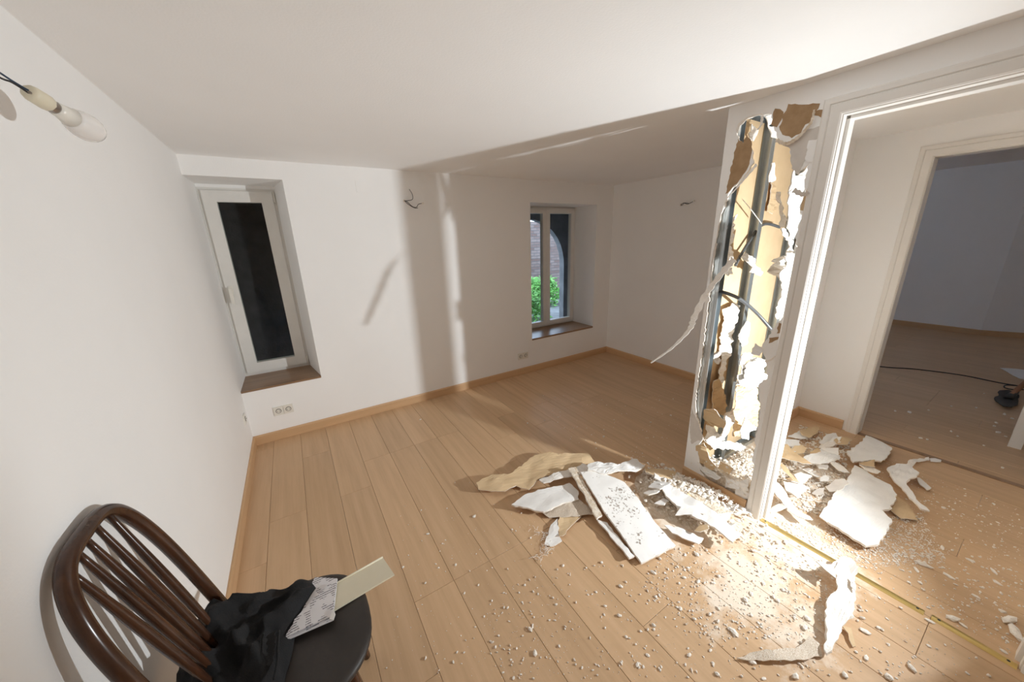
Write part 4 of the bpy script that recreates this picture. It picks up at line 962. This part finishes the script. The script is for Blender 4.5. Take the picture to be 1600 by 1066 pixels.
lathe('glass_globe', [(LN - .062 * k, .0205), (LN - .055 * k, .024), (LN - .04 * k, .0285), (LN - .02 * k, .031), (LN - .005 * k, .0295), (LN + .008 * k, .025), (LN + .018 * k, .0165), (LN + .023 * k, .008), (LN + .0245 * k, .001)], M['bulb'], lp, B0, axis)
lathe('bulb_neck', [(LN - .104 * k, .0145), (LN - .09 * k, .0155), (LN - .062 * k, .021)], M['plastic'], lp, B0, axis)
lathe('screw_cap', [(LN - .122 * k, .0125), (LN - .118 * k, .0135), (LN - .112 * k, .0125), (LN - .108 * k, .0135), (LN - .103 * k, .0125)], M['lampmetal'], lp, B0, axis)
sk = lathe('socket', [(.0, .013), (.006 * k, .016), (.03 * k, .0165), (.043 * k, .0165), (.045 * k, .014)], M['cream'], lp, B0, axis, 10)
bm = bmesh.new(); a_ = axis.orthogonal().normalized()
for d in (.014, .03):
    c = B0 + axis * d * k - Vector((0, .0165, 0)); bmesh.ops.create_cone(bm, cap_ends=True, segments=8, radius1=.0028, radius2=.0028, depth=.003, matrix=Matrix.Translation(c) @ Matrix.Rotation(math.pi / 2, 4, 'X'))
from_bm('terminal_screw', bm, M['lampmetal'], sk)
for q in (0, 1):
    off = Vector((0, 0, .006 * (1 - 2 * q)))
    tube('wire', spline([B0 + axis * .004 + off * .5, B0 - axis * .03 + off * .3, B0 - axis * .07 + off * 1.1 + Vector((-.01, 0, .006)), Vector((XL + .03, .90, 1.99)) + off, Vector((XL - .004, .80, 2.02)) + off], 6), .0018, M['blue_wire'] if q == 0 else M['black_cord'], lp, 6)

# ------------------------------------------------------------------ sockets, cover plate, wall wires
def outlet(name, label, c, nrm, n=2, horiz=(1, 0, 0)):
    root = empty(name, tuple(c), label, 'socket', 'wall sockets'); h = Vector(horiz); nv = Vector(nrm); up = Vector((0, 0, 1))
    for k in range(n):
        cc = Vector(c) + h * (.071 * (k - (n - 1) / 2)); bm = bmesh.new()
        def slab(bm, cen, hw, hh, d0, d1):
            vv = [bm.verts.new(cen + h * a * hw + up * b * hh + nv * d) for d in (d0, d1) for a, b in ((-1, -1), (1, -1), (1, 1), (-1, 1))]
            for f in ((0, 1, 2, 3), (4, 5, 6, 7), (0, 1, 5, 4), (1, 2, 6, 5), (2, 3, 7, 6), (3, 0, 4, 7)): bm.faces.new([vv[i] for i in f])
        slab(bm, cc, .0345, .038, 0, .010); pt = from_bm('socket_plate', bm, M['plastic'], root, bevel=.002)
        bm = bmesh.new(); R = Matrix.Translation(cc + nv * .0115) @ nv.to_track_quat('Z', 'Y').to_matrix().to_4x4()
        bmesh.ops.create_cone(bm, cap_ends=True, segments=24, radius1=.021, radius2=.019, depth=.003, matrix=R); o = from_bm('socket_well', bm, M['grey_plastic'], pt)
        bm = bmesh.new()
        bmesh.ops.create_cone(bm, cap_ends=True, segments=20, radius1=.016, radius2=.015, depth=.003, matrix=Matrix.Translation(nv * .0022) @ R); from_bm('socket_insert', bm, M['plastic'], pt)
        for sgn in (-1, 1):
            bm = bmesh.new(); bmesh.ops.create_cone(bm, cap_ends=True, segments=8, radius1=.003, radius2=.003, depth=.002, matrix=Matrix.Translation(h * .0075 * sgn + nv * .0045) @ R); from_bm('pin_hole', bm, M['black_cord'], pt)
outlet('wall_socket', 'double white wall socket below the dark narrow window', on(1, YB, 443, 640), (0, -1, 0))
outlet('wall_socket', 'double white wall socket below the bright double window', on(1, YB, 817, 556), (0, -1, 0))
outlet('wall_socket', 'single white socket low on the left wall by the corner', on(0, XL, 381, 655), (1, 0, 0), 1, (0, 1, 0))
c = Vector(on(1, YB, 565, 292)); bm = bmesh.new(); add_box(bm, c.x - .045, c.x + .045, YB - .004, YB, c.z - .045, c.z + .045)
tag(from_bm('cover_plate', bm, M['paint'], bevel=.0015), 'square blank white cover plate high on the back wall', 'plate')
def wires(label, c, dirv, nrm, paths):
    root = empty('wall_wires', tuple(c), label, 'wires', 'bare wires for wall lamps')
    bm = bmesh.new(); nv = Vector(nrm); bmesh.ops.create_cone(bm, cap_ends=True, segments=14, radius1=.014, radius2=.012, depth=.003, matrix=Matrix.Translation(c + nv * .001) @ nv.to_track_quat('Z', 'Y').to_matrix().to_4x4())
    from_bm('wall_hole', bm, M['gypsum'], root)
    for i, pth in enumerate(paths):
        tube('wire', spline([c + Vector(dirv) * a + Vector((0, 0, 1)) * b + nv * d for a, b, d in pth], 6), .0028, M['black_cord'] if i % 2 == 0 else M['conduit'], root, 6)
    a, b, d = paths[0][-1]; e = c + Vector(dirv) * a + Vector((0, 0, 1)) * b + nv * d
    bm = bmesh.new(); add_box(bm, e.x - .01, e.x + .01, e.y - .006, e.y + .006, e.z - .007, e.z + .007); from_bm('terminal_block', bm, M['plastic'], root, bevel=.001)
wires('dark twisted lamp wires sticking out of the back wall', Vector(on(1, YB, 632, 314)), (1, 0, 0), (0, -1, 0),
      [[(0, 0, 0), (.01, -.01, .04), (.05, -.05, .05), (.09, -.055, .04), (.11, -.03, .04), (.15, -.02, .04)], [(0, 0, 0), (.02, 0, .03), (.06, .01, .04), (.065, .05, .04), (.045, .095, .03)], [(0, .005, 0), (.02, -.03, .03), (.07, -.06, .04), (.105, -.06, .03)]])
wires('short dark wires sticking out of the right wall behind the partition', Vector(on(0, XR, 1064, 320)), (0, -1, 0), (-1, 0, 0),
      [[(0, 0, 0), (.02, 0, .03), (.06, .012, .04), (.10, -.004, .04), (.16, .02, .03)], [(0, 0, 0), (.03, -.01, .03), (.07, .01, .04), (.11, .0, .03)]])

# ------------------------------------------------------------------ far room things
tube_pts = [on(2, .004, *q) for q in ((1300, 562), (1375, 573), (1430, 577), (1500, 586), (1560, 598), (1590, 603), (1640, 612), (1720, 640))]
cd = tube('extension_cord', spline([tuple(q) for q in tube_pts], 6), .006, M['black_cord']); tag(cd, 'black power cord snaking across the far room floor', 'cord')
tube('cord_loop', spline([tuple(on(2, .004, *q)) for q in ((1590, 603), (1572, 602), (1570, 606), (1585, 609), (1600, 609))], 6), .005, M['black_cord'], cd)
shv = empty('shovel', tuple(on(2, 0, 1570, 628)), 'shovel with dark blade and wooden handle lying in the far room', 'shovel')
raw = torn([tuple(on(2, .02, *q)[:2]) for q in ((1554, 625), (1561, 612), (1575, 612), (1592, 619), (1590, 634), (1580, 639), (1566, 638))], .05, .008, 2)
cc = np.mean(np.array(raw), axis=0)
poly_slab('blade', [(x, y, 0) for x, y in raw], .004, (M['iron'],) * 3, shv, cuts=2, normal=(0, 0, 1), fn=lambda c: Vector((c.x, c.y, .02 + .25 * ((c.x - cc[0]) ** 2 + (c.y - cc[1]) ** 2))))
h0 = Vector(on(2, .03, 1576, 622)); h1 = Vector(on(2, .30, 1650, 556))
tube('shaft', [h0 + Vector((0, 0, .01)), h0.lerp(h1, .5), h1], .019, M['handle_wood'], shv, 10)
tube('ferrule', [h0 + Vector((0, 0, .004)), h0.lerp(h1, .06), h0.lerp(h1, .14)], [.030, .026, .022], M['iron'], shv, 10)
raw = [on(2, .005, *q) for q in ((1562, 575), (1600, 579), (1640, 585), (1630, 600), (1592, 592))]
tag(poly_slab('plastic_sheet', [(q[0], q[1], .006) for q in raw], .003, (M['paper_white'],) * 3, None, cuts=3, normal=(0, 0, 1), fn=lambda c: c + Vector((0, 0, .02 * abs(nz(c, 4))))), 'pale plastic sheet lying flat beside the shovel', 'sheet')
# white stool just inside the far room: upright legs, rails and top
ft = Vector(on(2, 0, 1574, 696))
ts = empty('white_stool', tuple(ft), 'white painted wooden stool with square legs in the far room', 'stool')
for dx in (0, .34):
    for dy in (-.03, -.37):
        box('leg', ft.x + dx - .02, ft.x + dx + .02, ft.y + dy - .03, ft.y + dy + .03, 0, .45, M['gloss'], ts, .003)
    box('rail', ft.x + dx - .01, ft.x + dx + .01, ft.y - .34, ft.y - .06, .14, .18, M['gloss'], ts, .002)
box('stool_top', ft.x - .04, ft.x + .38, ft.y - .42, ft.y + .02, .45, .475, M['gloss'], ts, .004)

# ------------------------------------------------------------------ the work lamp that lights the place (stands in the hall beside the jamb)
wl = empty('work_lamp', (LAMP.x, LAMP.y, 0), 'small black work lamp on a thin stand in the hall beside the door jamb', 'lamp')
aim = (AIM - LAMP).normalized()
hc = LAMP - aim * .045
lathe('lamp_head', [(-.03, .03), (-.02, .045), (.02, .05), (.035, .05), (.035, .044), (.02, .040)], M['iron'], wl, hc, aim, 18)
tube('pole', [(LAMP.x, LAMP.y - .05, .02), (LAMP.x, LAMP.y - .05, .86)], .011, M['iron'], wl, 10)
for k in range(3):
    an = 2 * math.pi * k / 3 - .6
    tube('foot', [(LAMP.x, LAMP.y - .05, .1), (LAMP.x + .13 * math.cos(an), LAMP.y - .05 + .13 * math.sin(an), .008)], .007, M['iron'], wl, 8)
